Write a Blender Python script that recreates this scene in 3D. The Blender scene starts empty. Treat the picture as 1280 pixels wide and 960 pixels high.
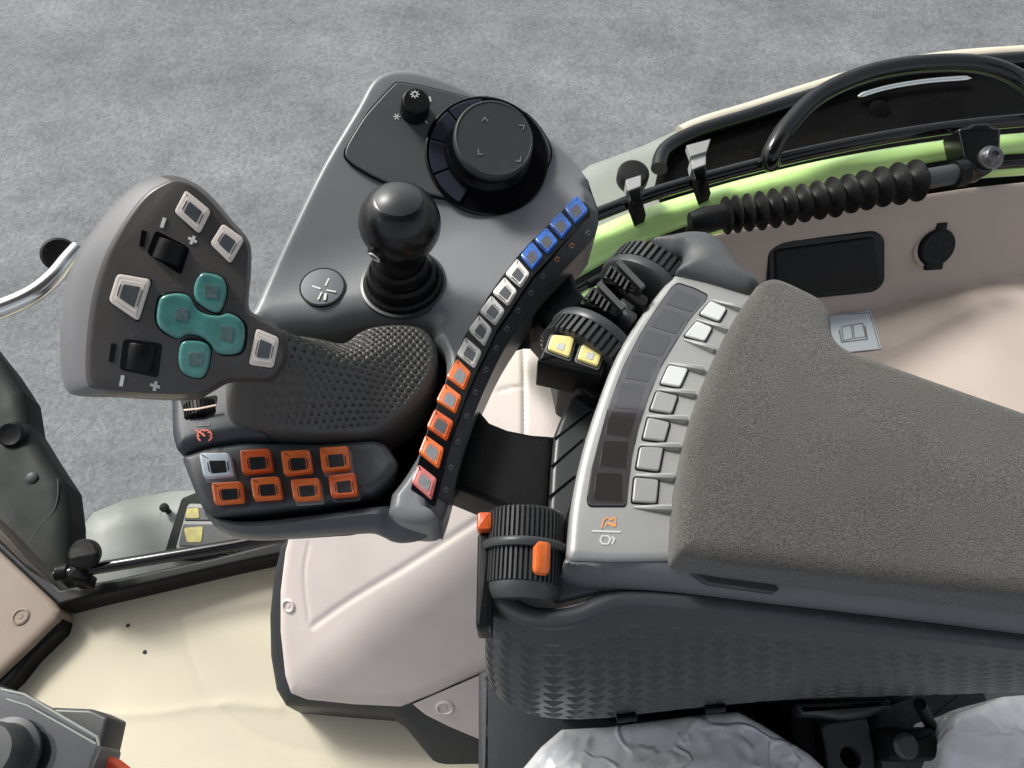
import bpy, bmesh, math, random
import numpy as np
from math import radians, sin, cos, pi, sqrt
from mathutils import Vector, Matrix, geometry, noise

random.seed(7)
scene = bpy.context.scene
COL = scene.collection

# ------------------------------------------------------------------ camera
TILT = radians(30.0)
FPX = 960.0
CAM = Vector((0.0, 0.0, 1.07))
cam_data = bpy.data.cameras.new("camera")
cam_data.sensor_width = 36.0
cam_data.lens = 27.0
cam_data.clip_start = 0.01
cam_data.clip_end = 400.0
cam = bpy.data.objects.new("camera", cam_data)
COL.objects.link(cam)
cam.location = CAM
cam.rotation_euler = (TILT, 0, 0)
scene.camera = cam
scene.render.resolution_x = 1024
scene.render.resolution_y = 768

# ------------------------------------------------------------------ sky and sun
SUN_EL, SUN_AZ = radians(44), radians(-48)       # azimuth from +Y towards +X
world = bpy.data.worlds.new("World")
scene.world = world
world.use_nodes = True
wn = world.node_tree
sky = wn.nodes.new("ShaderNodeTexSky")
sky.sky_type = 'NISHITA'
sky.sun_disc = False
sky.sun_elevation = SUN_EL
sky.sun_rotation = SUN_AZ
sky.air_density = 1.0
sky.dust_density = 4.0
sky.ozone_density = 1.0
hs = wn.nodes.new("ShaderNodeHueSaturation")
hs.inputs['Saturation'].default_value = 0.35
bg = wn.nodes["Background"]
bg.inputs['Strength'].default_value = 0.115
wn.links.new(sky.outputs[0], hs.inputs['Color'])
wn.links.new(hs.outputs[0], bg.inputs['Color'])
sun_data = bpy.data.lights.new("sun", 'SUN')
sun_data.energy = 2.0
sun_data.angle = radians(13)
sun_data.color = (1.0, 0.97, 0.93)
sun = bpy.data.objects.new("sun", sun_data)
COL.objects.link(sun)
sdir = Vector((sin(SUN_AZ) * cos(SUN_EL), cos(SUN_AZ) * cos(SUN_EL), sin(SUN_EL)))
sun.rotation_euler = sdir.to_track_quat('Z', 'Y').to_euler()
sun.location = sdir * 6

scene.view_settings.view_transform = 'Standard'
scene.view_settings.look = 'None'
scene.view_settings.gamma = 1.0
scene.view_settings.exposure = 0.9
scene.view_settings.use_curve_mapping = False

# ------------------------------------------------------------------ pixel helpers (1280x960 photograph)
def ray(px, py):
    u = (px - 640) / FPX
    v = (480 - py) / FPX
    return Vector((u, v * cos(TILT) + sin(TILT), v * sin(TILT) - cos(TILT)))

def PZ(px, py, z):
    d = ray(px, py)
    return CAM + d * ((z - CAM.z) / d.z)

def PP(px, py, p0, n):
    d = ray(px, py)
    return CAM + d * ((p0 - CAM).dot(n) / d.dot(n))

def PH(px, py, zf, dz=0.0):
    z = 0.68
    p = PZ(px, py, z)
    for _ in range(40):
        z = 0.5 * z + 0.5 * (zf(p.x, p.y) + dz)
        p = PZ(px, py, z)
    return p

def surf_normal(zf, x, y, e=0.0015):
    return Vector((-(zf(x + e, y) - zf(x - e, y)) / (2 * e),
                   -(zf(x, y + e) - zf(x, y - e)) / (2 * e), 1)).normalized()

def area2(pts):
    return 0.5 * sum(a[0] * b[1] - b[0] * a[1] for a, b in zip(pts, pts[1:] + pts[:1]))

def spline(pts, sub=6, closed=True):
    """Catmull-Rom through points of any dimension"""
    n = len(pts)
    out = []
    rng = n if closed else n - 1
    for i in range(rng):
        if closed:
            p0, p1, p2, p3 = pts[i - 1], pts[i], pts[(i + 1) % n], pts[(i + 2) % n]
        else:
            p0, p1, p2, p3 = pts[max(i - 1, 0)], pts[i], pts[i + 1], pts[min(i + 2, n - 1)]
        for k in range(sub):
            t = k / sub
            out.append(tuple(0.5 * (2 * b + (c - a) * t + (2 * a - 5 * b + 4 * c - d) * t * t
                                    + (3 * b - a - 3 * c + d) * t ** 3)
                             for a, b, c, d in zip(p0, p1, p2, p3)))
    if not closed:
        out.append(tuple(pts[-1]))
    return out

def rpoly(pts, r, seg=4):
    """polygon with filleted corners; r scalar or list"""
    n = len(pts)
    out = []
    for i in range(n):
        rr = r[i] if isinstance(r, (list, tuple)) else r
        p = np.array(pts[i], float)
        a = np.array(pts[i - 1], float) - p
        b = np.array(pts[(i + 1) % n], float) - p
        la, lb = np.linalg.norm(a), np.linalg.norm(b)
        c = min(rr, la * 0.48, lb * 0.48)
        if c < 1e-9:
            out.append(tuple(p))
            continue
        A, B = p + a / la * c, p + b / lb * c
        for k in range(seg + 1):
            t = k / seg
            out.append(tuple((1 - t) ** 2 * A + 2 * t * (1 - t) * p + t * t * B))
    return out

def resample(pts, n):
    P = np.array(pts + pts[:1], float)
    L = np.concatenate([[0], np.cumsum(np.linalg.norm(np.diff(P, axis=0), axis=1))])
    s = np.linspace(0, L[-1], n, endpoint=False)
    return [tuple(np.interp(x, L, P[:, k]) for k in range(P.shape[1])) for x in s]

def inset(ring, n, d):
    """move a closed 3D ring inwards by d in the plane of normal n (ring counter-clockwise about n)"""
    N = len(ring)
    out = []
    for i in range(N):
        a, p, b = ring[i - 1], ring[i], ring[(i + 1) % N]
        e1 = (p - a)
        e2 = (b - p)
        if e1.length < 1e-9: e1 = e2
        if e2.length < 1e-9: e2 = e1
        n1 = n.cross(e1).normalized()
        n2 = n.cross(e2).normalized()
        m = (n1 + n2)
        if m.length < 1e-6:
            m = n1.copy()
        m.normalize()
        k = max(m.dot(n1), 0.5)
        out.append(p + m * (d / k))
    return out

def ccw(ring, n):
    c = Vector((0, 0, 0))
    for a, b in zip(ring, ring[1:] + ring[:1]):
        c += a.cross(b)
    return ring if c.dot(n) > 0 else ring[::-1]

# ------------------------------------------------------------------ object helpers
def mesh_obj(name, verts, faces, mat, parent=None, smooth=True, ang=38):
    me = bpy.data.meshes.new(name)
    me.from_pydata([tuple(v) for v in verts], [], faces)
    me.validate()
    if smooth:
        me.polygons.foreach_set('use_smooth', [True] * len(me.polygons))
        me.set_sharp_from_angle(angle=radians(ang))
    if mat is not None:
        me.materials.append(mat)
    me.update()
    o = bpy.data.objects.new(name, me)
    COL.objects.link(o)
    if parent is not None:
        o.parent = parent
        o.matrix_parent_inverse = parent.matrix_world.inverted()
    return o

def thing(name, label, cat, loc=(0, 0, 0), group=None):
    o = bpy.data.objects.new(name, None)
    o.empty_display_size = 0.02
    o.location = loc
    COL.objects.link(o)
    o['label'] = label
    o['category'] = cat
    if group: o['group'] = group
    o.matrix_world = Matrix.Translation(Vector(loc))
    return o

def tag(o, label, cat, group=None):
    o['label'] = label
    o['category'] = cat
    if group: o['group'] = group
    return o

def structure(o):
    o['kind'] = 'structure'
    return o

class MB:
    def __init__(s): s.v = []; s.f = []
    def add(s, v, f):
        k = len(s.v)
        s.v += [Vector(p) for p in v]
        s.f += [tuple(i + k for i in q) for q in f]
        return s
    def rings(s, rings, cap0=True, cap1=True, closed=True):
        N = len(rings[0])
        v = [p for r in rings for p in r]
        f = []
        for j in range(len(rings) - 1):
            for i in range(N if closed else N - 1):
                i2 = (i + 1) % N
                f.append((j * N + i, j * N + i2, (j + 1) * N + i2, (j + 1) * N + i))
        if cap0: f.append(tuple(range(N))[::-1])
        if cap1: f.append(tuple((len(rings) - 1) * N + i for i in range(N)))
        return s.add(v, f)
    def slab(s, ring, n, top, bottom, bev=0.0, seg=3):
        """ring in the surface plane; body from -bottom to +top along n, top edge rounded by bev"""
        ring = ccw(ring, n)
        R = [[p - n * bottom for p in ring]]
        if bev <= 0:
            R.append([p + n * top for p in ring])
        else:
            for k in range(seg + 1):
                a = (pi / 2) * k / seg
                R.append([p + n * (top - bev + bev * sin(a)) for p in inset(ring, n, bev * (1 - cos(a)))])
            R.append([p + n * top for p in inset(ring, n, bev * 1.25)])
        return s.rings(R)
    def box(s, c, ax, ay, az, bev=0.0):
        """box centred at c with half vectors"""
        c = Vector(c); ax = Vector(ax); ay = Vector(ay); az = Vector(az)
        if bev <= 0:
            v = [c + ax * i + ay * j + az * k for k in (-1, 1) for j in (-1, 1) for i in (-1, 1)]
            return s.add(v, [(0, 2, 3, 1), (4, 5, 7, 6), (0, 1, 5, 4), (2, 6, 7, 3), (0, 4, 6, 2), (1, 3, 7, 5)])
        n = az.normalized()
        lx, ly = ax.length, ay.length
        ux, uy = ax.normalized(), ay.normalized()
        q = rpoly([(-lx, -ly), (lx, -ly), (lx, ly), (-lx, ly)], bev, 3)
        ring = [c + ux * a + uy * b for a, b in q]
        ring = ccw(ring, n)
        h = az.length
        b2 = min(bev, h * 0.9)
        R = [[p - n * h for p in inset(ring, n, b2)], [p - n * (h - b2 * .3) for p in inset(ring, n, b2 * .3)], [p - n * (h - b2) for p in ring],
             [p + n * (h - b2) for p in ring], [p + n * (h - b2 * .3) for p in inset(ring, n, b2 * .3)], [p + n * h for p in inset(ring, n, b2)]]
        return s.rings(R)
    def lathe(s, c, axis, prof, seg=40, ref=None, cap=True):
        """prof: list of (radius, height along axis)"""
        c = Vector(c); axis = Vector(axis).normalized()
        ref = Vector(ref) if ref else (Vector((1, 0, 0)) if abs(axis.x) < .9 else Vector((0, 1, 0)))
        u = (ref - axis * ref.dot(axis)).normalized()
        w = axis.cross(u)
        R = [[c + axis * h + (u * cos(2 * pi * i / seg) + w * sin(2 * pi * i / seg)) * r for i in range(seg)] for r, h in prof]
        return s.rings(R, cap, cap)
    def tube(s, path, rad, seg=14, cap=True):
        path = [Vector(p) for p in path]
        n = len(path)
        rads = rad if isinstance(rad, (list, tuple)) else [rad] * n
        R = []
        ref = None
        for i in range(n):
            t = (path[min(i + 1, n - 1)] - path[max(i - 1, 0)]).normalized()
            if ref is None:
                ref = Vector((0, 0, 1)) if abs(t.z) < .9 else Vector((1, 0, 0))
            u = (ref - t * ref.dot(t)).normalized()
            ref = u
            w = t.cross(u)
            R.append([path[i] + (u * cos(2 * pi * k / seg) + w * sin(2 * pi * k / seg)) * rads[i] for k in range(seg)])
        return s.rings(R, cap, cap)
    def build(s, name, mat, parent=None, smooth=True, ang=38):
        return mesh_obj(name, s.v, s.f, mat, parent, smooth, ang)

def ring_px(pts, p0, n):
    return ccw([PP(x, y, p0, n) for x, y in pts], n)

def hpatch(name, outline, zf, mat, parent, step=0.004, depth=0.02, wall_in=0.0, relief=None, edge_w=0.004, ang=50, bottom=True):
    """outline: list of (px, py, dz[, w]); top surface z = zf(x,y) + edge drop; straight wall downwards"""
    B = []
    for q in outline:
        p = PH(q[0], q[1], zf, q[2])
        B.append((p.x, p.y, q[2], q[3] if len(q) > 3 else edge_w))
    if area2([(b[0], b[1]) for b in B]) < 0: B = B[::-1]
    # densify
    D = []
    n = len(B)
    for i in range(n):
        a, b = B[i], B[(i + 1) % n]
        L = sqrt((a[0] - b[0]) ** 2 + (a[1] - b[1]) ** 2)
        k = max(1, int(L / min(step, .0025)))
        for j in range(k):
            t = j / k
            w_ = (abs(a[3]) * (1 - t) + abs(b[3]) * t) * (1 if a[3] > 0 else -1)
            D.append(tuple(a[m] * (1 - t) + b[m] * t for m in range(3)) + (w_,))
    A = np.array(D)
    nb = len(A)
    xs = np.arange(A[:, 0].min(), A[:, 0].max(), step)
    ys = np.arange(A[:, 1].min(), A[:, 1].max(), step)
    gx, gy = np.meshgrid(xs, ys)
    gx = gx + (np.arange(len(ys)) % 2)[:, None] * step * 0.5
    gx, gy = gx.ravel(), gy.ravel()
    x0, y0 = A[:, 0], A[:, 1]
    x1, y1 = np.roll(x0, -1), np.roll(y0, -1)
    ins = np.zeros(len(gx), bool)
    for i in range(nb):
        c = ((y0[i] > gy) != (y1[i] > gy)) & (gx < (x1[i] - x0[i]) * (gy - y0[i]) / ((y1[i] - y0[i]) + 1e-15) + x0[i])
        ins ^= c
    gx, gy = gx[ins], gy[ins]
    ngrid = len(gx)
    # extra rings near the edge for the rounding
    ring3 = [Vector((a[0], a[1], 0)) for a in A]
    extra = []
    for fr in (0.03, 0.10, 0.22, 0.38, 0.58, 0.80, 1.0):
        rr = inset(ring3, Vector((0, 0, 1)), 1.0)
        for i, p in enumerate(ring3):
            m = rr[i] - p
            extra.append((p.x + m.x * abs(A[i, 3]) * fr, p.y + m.y * abs(A[i, 3]) * fr))
    gx = np.concatenate([gx, np.array([e[0] for e in extra])])
    gy = np.concatenate([gy, np.array([e[1] for e in extra])])
    # distances
    d = np.full(len(gx), 1e9)
    idx = np.zeros(len(gx), int)
    for i in range(nb):
        ex, ey = x1[i] - x0[i], y1[i] - y0[i]
        L2 = ex * ex + ey * ey + 1e-15
        t = np.clip(((gx - x0[i]) * ex + (gy - y0[i]) * ey) / L2, 0, 1)
        dd = np.hypot(gx - x0[i] - t * ex, gy - y0[i] - t * ey)
        m = dd < d
        d[m] = dd[m]
        idx[m] = i
    keep = d > np.abs(A[idx, 3]) * .022
    isg = np.arange(len(gx)) < ngrid
    keep &= ~(isg & (d < np.abs(A[idx, 3]) * 1.0 + step * .3))
    ins = np.zeros(len(gx), bool)
    for i in range(nb):
        ins ^= ((y0[i] > gy) != (y1[i] > gy)) & (gx < (x1[i] - x0[i]) * (gy - y0[i]) / ((y1[i] - y0[i]) + 1e-15) + x0[i])
    keep &= ins
    gx, gy, d, idx = gx[keep], gy[keep], d[keep], idx[keep]
    coords = [Vector((a[0], a[1])) for a in A] + [Vector((a, b)) for a, b in zip(gx, gy)]
    edges = [(i, (i + 1) % nb) for i in range(nb)]
    vo, eo, fo, ov, oe, of = geometry.delaunay_2d_cdt(coords, edges, [], 1, 1e-7)
    verts = []
    for k, v in enumerate(vo):
        o = ov[k][0] if ov[k] else 0
        x, y = v.x, v.y
        if o < nb:
            dr, dist = A[o, 2], 0.0
        else:
            i = idx[o - nb]
            dist = d[o - nb]
            f = min(dist / max(abs(A[i, 3]), 1e-5), 1.0)
            dr = A[i, 2] * (1 - sqrt(max(0, 1 - (1 - f) ** 2))) if A[i, 3] > 0 else A[i, 2] * ((1 - f) if f > .12 else (1 - f) + 1.2 * (.12 - f))
        z = zf(x, y) + dr
        if relief: z += relief(x, y, dist)
        verts.append(Vector((x, y, z)))
    faces = [tuple(f) for f in fo]
    # orient up
    ff = []
    for f in faces:
        a, b, c = verts[f[0]], verts[f[1]], verts[f[2]]
        ff.append(f if (b - a).cross(c - a).z > 0 else f[::-1])
    faces = ff
    # wall
    bidx = {}
    for k in range(len(vo)):
        for o in ov[k]:
            if o < nb: bidx[o] = k
    ring = [bidx[i] for i in range(nb) if i in bidx]
    top = [verts[i] for i in ring]
    low = inset([Vector((p.x, p.y, 0)) for p in top], Vector((0, 0, 1)), wall_in)
    base = len(verts)
    m = len(ring)
    for p, q in zip(top, low):
        verts.append(Vector((q.x, q.y, p.z - depth)))
    for i in range(m):
        j = (i + 1) % m
        faces.append((ring[i], base + i, base + j, ring[j]))
    if bottom:
        faces.append(tuple(base + i for i in range(m))[::-1])
    return mesh_obj(name, verts, faces, mat, parent, True, ang)

# ------------------------------------------------------------------ materials
def mat(name, col, rough=0.5, *, metal=0.0, bump=0.0, scale=900.0, var=0.08, vscale=18.0, coat=0.0, spec=0.5,
        trans=0.0, sheen=0.0, dust=0.0, ior=1.45, speck=0.0):
    m = bpy.data.materials.new(name)
    m.use_nodes = True
    nt = m.node_tree
    b = nt.nodes["Principled BSDF"]
    b.inputs['Roughness'].default_value = rough
    b.inputs['Metallic'].default_value = metal
    b.inputs['Specular IOR Level'].default_value = spec
    b.inputs['Coat Weight'].default_value = coat
    b.inputs['Transmission Weight'].default_value = trans
    b.inputs['Sheen Weight'].default_value = sheen
    b.inputs['IOR'].default_value = ior
    tc = nt.nodes.new("ShaderNodeTexCoord")
    nz = nt.nodes.new("ShaderNodeTexNoise")
    nz.inputs['Scale'].default_value = vscale
    nz.inputs['Detail'].default_value = 5
    nt.links.new(tc.outputs['Object'], nz.inputs['Vector'])
    mr = nt.nodes.new("ShaderNodeMapRange")
    mr.inputs['From Min'].default_value = 0.3
    mr.inputs['From Max'].default_value = 0.7
    mr.inputs['To Min'].default_value = 1 - var
    mr.inputs['To Max'].default_value = 1 + var
    nt.links.new(nz.outputs['Fac'], mr.inputs['Value'])
    mx = nt.nodes.new("ShaderNodeMix")
    mx.data_type = 'RGBA'
    mx.blend_type = 'MULTIPLY'
    mx.inputs['Factor'].default_value = 1.0
    mx.inputs['A'].default_value = (*col, 1)
    nt.links.new(mr.outputs[0], mx.inputs['B'])
    out = mx.outputs['Result']
    if bump > 0 or speck > 0:
        n2 = nt.nodes.new("ShaderNodeTexNoise")
        n2.inputs['Scale'].default_value = scale
        n2.inputs['Detail'].default_value = 3
        nt.links.new(tc.outputs['Object'], n2.inputs['Vector'])
        if bump > 0:
            bp = nt.nodes.new("ShaderNodeBump")
            bp.inputs['Strength'].default_value = bump
            bp.inputs['Distance'].default_value = 0.001
            nt.links.new(n2.outputs['Fac'], bp.inputs['Height'])
            nt.links.new(bp.outputs[0], b.inputs['Normal'])
        if speck > 0:
            m2 = nt.nodes.new("ShaderNodeMapRange")
            m2.inputs['From Min'].default_value = 0.35
            m2.inputs['From Max'].default_value = 0.65
            m2.inputs['To Min'].default_value = 1 - speck
            m2.inputs['To Max'].default_value = 1 + speck
            nt.links.new(n2.outputs['Fac'], m2.inputs['Value'])
            m3 = nt.nodes.new("ShaderNodeMix")
            m3.data_type = 'RGBA'; m3.blend_type = 'MULTIPLY'
            m3.inputs['Factor'].default_value = 1.0
            nt.links.new(out, m3.inputs['A'])
            nt.links.new(m2.outputs[0], m3.inputs['B'])
            out = m3.outputs['Result']
    if dust > 0:
        n3 = nt.nodes.new("ShaderNodeTexNoise")
        n3.inputs['Scale'].default_value = 260
        n3.inputs['Detail'].default_value = 6
        nt.links.new(tc.outputs['Object'], n3.inputs['Vector'])
        r3 = nt.nodes.new("ShaderNodeMapRange")
        r3.inputs['From Min'].default_value = 0.62
        r3.inputs['From Max'].default_value = 0.78
        r3.inputs['To Max'].default_value = dust
        nt.links.new(n3.outputs['Fac'], r3.inputs['Value'])
        m4 = nt.nodes.new("ShaderNodeMix")
        m4.data_type = 'RGBA'
        m4.inputs['B'].default_value = (.32, .3, .27, 1)
        nt.links.new(r3.outputs[0], m4.inputs['Factor'])
        nt.links.new(out, m4.inputs['A'])
        out = m4.outputs['Result']
    nt.links.new(out, b.inputs['Base Color'])
    # slight roughness wander so that highlights break up
    mr2 = nt.nodes.new("ShaderNodeMapRange")
    mr2.inputs['From Min'].default_value = 0.3
    mr2.inputs['From Max'].default_value = 0.7
    mr2.inputs['To Min'].default_value = max(rough * 0.88, 0.02)
    mr2.inputs['To Max'].default_value = min(rough * 1.12, 1)
    nt.links.new(nz.outputs['Fac'], mr2.inputs['Value'])
    nt.links.new(mr2.outputs[0], b.inputs['Roughness'])
    return m

M = {}
M['housing'] = mat('housing_grey', (.185, .19, .198), .32, bump=.10, scale=2600, dust=.2, var=.05, vscale=9)
M['housing_dk'] = mat('housing_dark', (.046, .049, .055), .44, bump=.06, scale=2200, dust=.15)
M['plate'] = mat('plate_black', (.046, .048, .050), .36, bump=.04, scale=2600, dust=.08)
M['black'] = mat('black_plastic', (.006, .006, .0065), .42, spec=.22, bump=.05, scale=1800, dust=.08)
M['gloss'] = mat('gloss_black', (.004, .004, .005), .12, spec=.25, var=.03)
M['rubber'] = mat('black_rubber', (.005, .005, .0053), .48, spec=.25, bump=.08, scale=1400, dust=.15)
M['ball'] = mat('ball_black', (.007, .007, .0075), .27, bump=.03, scale=2600, dust=.10)
M['head'] = mat('head_brown_grey', (.066, .060, .056), .32, bump=.05, scale=2400, dust=.10)
M['head_sheen'] = mat('head_rim_sheen', (.17, .168, .172), .32, bump=.03, scale=2400, dust=.05)  # head plastic in a paler colour, standing in for reflected light
M['grip'] = mat('grip_grey', (.068, .065, .060), .36, bump=.05, scale=2400, dust=.12)
M['pod'] = mat('pod_blue_grey', (.030, .033, .042), .45, bump=.05, scale=2400, dust=.10)
M['silver'] = mat('silver_cover', (.36, .36, .35), .42, metal=.25, bump=.05, scale=2600, dust=.06)
M['silver_key'] = mat('silver_key', (.34, .34, .335), .38, metal=.15, bump=.03, scale=2600)
M['edge_grey'] = mat('armrest_edge', (.125, .135, .142), .42, bump=.05, scale=2400, dust=.08)
M['suede'] = mat('suede', (.096, .090, .081), .95, bump=1.0, scale=1550, var=.13, vscale=16, sheen=.2, speck=.55)
M['side'] = mat('side_panel', (.050, .053, .057), .33, bump=.05, scale=2000, dust=.12)
M['orange'] = mat('key_orange', (.75, .16, .035), .30, coat=.2, trans=.0, var=.10, vscale=220)
M['orange_dk'] = mat('key_orange_deep', (.62, .10, .02), .30, coat=.2, var=.10, vscale=220)
M['white'] = mat('key_white', (.72, .69, .65), .30, coat=.2, var=.05, vscale=200)
M['white2'] = mat('key_cool_white', (.66, .72, .78), .30, coat=.2, var=.05, vscale=200)
M['blue'] = mat('key_blue', (.035, .13, .48), .28, coat=.3, var=.18, vscale=240)
M['teal'] = mat('key_teal', (.12, .40, .36), .12, coat=.6, trans=.45, var=.22, vscale=130)
M['pink'] = mat('key_pink', (.58, .17, .16), .35, coat=.2, var=.12, vscale=240)
M['yellow'] = mat('key_yellow', (.86, .74, .30), .35, coat=.2, var=.04, vscale=200)
M['insert'] = mat('key_insert_dark', (.020, .021, .024), .22, coat=.3, var=.2, vscale=300)
M['insert_lt'] = mat('key_insert_grey', (.20, .21, .22), .25, coat=.3, var=.15, vscale=300)
M['insert_md'] = mat('key_insert_mid', (.075, .08, .086), .25, coat=.3, var=.15, vscale=300)
M['void'] = mat('cavity_black', (.002, .002, .002), .8, spec=.05)
M['rib'] = mat('rib_grey', (.036, .037, .038), .45, bump=.05, scale=1600, dust=.1)
M['cap_grey'] = mat('cap_grey', (.085, .087, .09), .52, bump=.08, scale=2000, dust=.08)
M['tan'] = mat('tan_cladding', (.21, .165, .125), .6, bump=.1, scale=1300, var=.04)
M['print'] = mat('white_print', (.62, .62, .60), .6)
M['print_or'] = mat('orange_print', (.75, .33, .12), .6)
M['print_red'] = mat('red_print', (.65, .14, .10), .6)
M['print_grey'] = mat('grey_print', (.20, .20, .20), .6)
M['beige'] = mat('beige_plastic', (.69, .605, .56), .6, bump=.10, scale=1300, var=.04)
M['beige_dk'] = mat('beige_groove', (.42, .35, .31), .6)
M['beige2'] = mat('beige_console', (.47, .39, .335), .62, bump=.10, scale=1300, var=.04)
M['trim'] = mat('skirt_trim', (.035, .036, .039), .55, bump=.08, scale=900, dust=.15)
M['mat'] = mat('cream_board', (.56, .51, .39), .75, bump=.10, scale=240, var=.06, vscale=7)
M['green'] = mat('green_paint', (.52, .80, .28), .3, coat=.5, var=.03)
M['steel_blk'] = mat('black_painted_steel', (.004, .004, .0045), .17, spec=.6)
M['chrome'] = mat('satin_chrome', (.72, .72, .70), .22, metal=1.0, var=.04)
M['pale'] = mat('pale_fender', (.23, .24, .215), .4, coat=.2, var=.05)
M['ext'] = mat('exterior_grey', (.007, .010, .009), .5, spec=.12, bump=.05, scale=600)
M['ext_lt'] = mat('exterior_pale_grey', (.22, .23, .21), .45, dust=.2)
M['sticker'] = mat('sticker_white', (.62, .66, .68), .35, var=.03)
M['red_or'] = mat('orange_red_strap', (.80, .10, .03), .45)

# ================================================================== THE SETTING
# ---- ground outside the cab
def asphalt():
    m = bpy.data.materials.new('asphalt'); m.use_nodes = True
    nt = m.node_tree; b = nt.nodes["Principled BSDF"]
    b.inputs['Roughness'].default_value = .85
    tc = nt.nodes.new("ShaderNodeTexCoord")
    def nz(scale, det, rough=.6):
        n = nt.nodes.new("ShaderNodeTexNoise")
        n.inputs['Scale'].default_value = scale; n.inputs['Detail'].default_value = det
        n.inputs['Roughness'].default_value = rough
        nt.links.new(tc.outputs['Object'], n.inputs['Vector']); return n
    def rng(s, a, b_, c, d):
        r = nt.nodes.new("ShaderNodeMapRange")
        for k, v in zip(('From Min', 'From Max', 'To Min', 'To Max'), (a, b_, c, d)): r.inputs[k].default_value = v
        nt.links.new(s, r.inputs['Value']); return r.outputs[0]
    def mul(a, c):
        q = nt.nodes.new("ShaderNodeMath"); q.operation = 'MULTIPLY'
        nt.links.new(a, q.inputs[0]); nt.links.new(c, q.inputs[1]); return q.outputs[0]
    v = nt.nodes.new("ShaderNodeTexVoronoi"); v.inputs['Scale'].default_value = 70
    nt.links.new(tc.outputs['Object'], v.inputs['Vector'])
    big = rng(nz(1.9, 6, .62).outputs['Fac'], .3, .7, .74, 1.28)
    mid = rng(nz(14, 5, .6).outputs['Fac'], .3, .7, .93, 1.07)
    fine = rng(nz(120, 4, .75).outputs['Fac'], .3, .7, .72, 1.32)
    mp = nt.nodes.new('ShaderNodeMapping'); mp.inputs['Scale'].default_value = (2.0, 7, 1); mp.inputs['Rotation'].default_value = (0, 0, .12)
    nt.links.new(tc.outputs['Object'], mp.inputs['Vector'])
    sn = nz(1.0, 7, .68); nt.links.new(mp.outputs[0], sn.inputs['Vector'])
    streak = rng(sn.outputs['Fac'], .3, .7, .88, 1.12)
    stones = rng(v.outputs['Color'], .1, .9, .82, 1.2)
    f = mul(mul(mul(big, streak), mid), mul(fine, stones))
    mx = nt.nodes.new("ShaderNodeMix"); mx.data_type = 'RGBA'; mx.blend_type = 'MULTIPLY'
    mx.inputs['Factor'].default_value = 1; mx.inputs['A'].default_value = (.150, .154, .160, 1)
    nt.links.new(f, mx.inputs['B']); nt.links.new(mx.outputs['Result'], b.inputs['Base Color'])
    bp = nt.nodes.new("ShaderNodeBump"); bp.inputs['Strength'].default_value = .5; bp.inputs['Distance'].default_value = .006
    nt.links.new(fine, bp.inputs['Height']); nt.links.new(bp.outputs[0], b.inputs['Normal'])
    return m
GZ = -1.35
structure(mesh_obj('ground', [(-90, -90, GZ), (90, -90, GZ), (90, 90, GZ), (-90, 90, GZ)], [(0, 1, 2, 3)], asphalt(), smooth=False))

# ---- cab roof over the operator (its edge is what the display strip mirrors)
rb = MB(); rb.box((.15, .20, 1.80), (1.15, 0, 0), (0, .575, 0), (0, 0, .06), .05)
M['roof'] = mat('roof_liner', (.12, .115, .11), .8)
structure(rb.build('ceiling', M['roof']))

# ---- cab floor
UP = Vector((0, 0, 1))
fl = MB().slab([PZ(x, y, 0) for x, y in [(-120, 800), (70, 752), (365, 690), (620, 640), (1400, 640), (1400, 1150), (-120, 1150)]], UP, 0, .03)
structure(fl.build('floor', M['trim']))

# ---- side console and skirt height
def smin(a, b, k):
    h = max(0.0, min(1.0, .5 + .5 * (b - a) / k))
    return b * (1 - h) + a * h - k * h * (1 - h)
def smax(a, b, k): return -smin(-a, -b, k)
def sstep(a, b, x):
    t = max(0.0, min(1.0, (x - a) / (b - a)))
    return t * t * (3 - 2 * t)
def zf_tray(x, y):
    ys = .550 + .19 * (x - .297)
    w = max(0.0, min(1.0, (y - (ys - .060)) / .060))
    z = .36 + .112 * (w * w * (3 - 2 * w) * .35 + w * .65)
    r = sqrt((x - .60) ** 2 + ((y - .395) * .95) ** 2)
    boss = .030 * (1 - sstep(.09, .215, r))
    return z + boss * (1 - .5 * sstep(0.50, .56, y))
def zp1(x, y): return .10 + 1.38 * (y - .126)
_n1 = Vector((0, -1.38, 1)).normalized()
_q0 = Vector((0, .126, .10))
_w1, _w2 = PP(367, 866, _q0, _n1), PP(606, 668, _q0, _n1)
_ln = (_w2 - _w1).normalized()
_n2 = Matrix.Rotation(radians(-24), 3, _ln) @ _n1
if _n2.z < (Matrix.Rotation(radians(24), 3, _ln) @ _n1).z: _n2 = Matrix.Rotation(radians(24), 3, _ln) @ _n1
def zp2(x, y): return _w1.z - (_n2.x * (x - _w1.x) + _n2.y * (y - _w1.y)) / _n2.z
def zf_skirt(x, y):
    return smin(.362, smin(zp1(x, y), zp2(x, y), .016), .05)
GROOVES = [([(391, 782), (440, 748), (500, 712), (560, 674), (612, 640)], .0030, .0026), ([(386, 776), (380, 720), (386, 680)], .0016, .0016),
           ([(655, 560), (655, 480), (653, 415)], .0020, .0035), ([(624, 488), (640, 484), (652, 482)], .0018, .002)]
_gl = [([PH(x, y, zf_skirt) for x, y in spline(g, 4, False)], w, h) for g, w, h in GROOVES]
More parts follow.
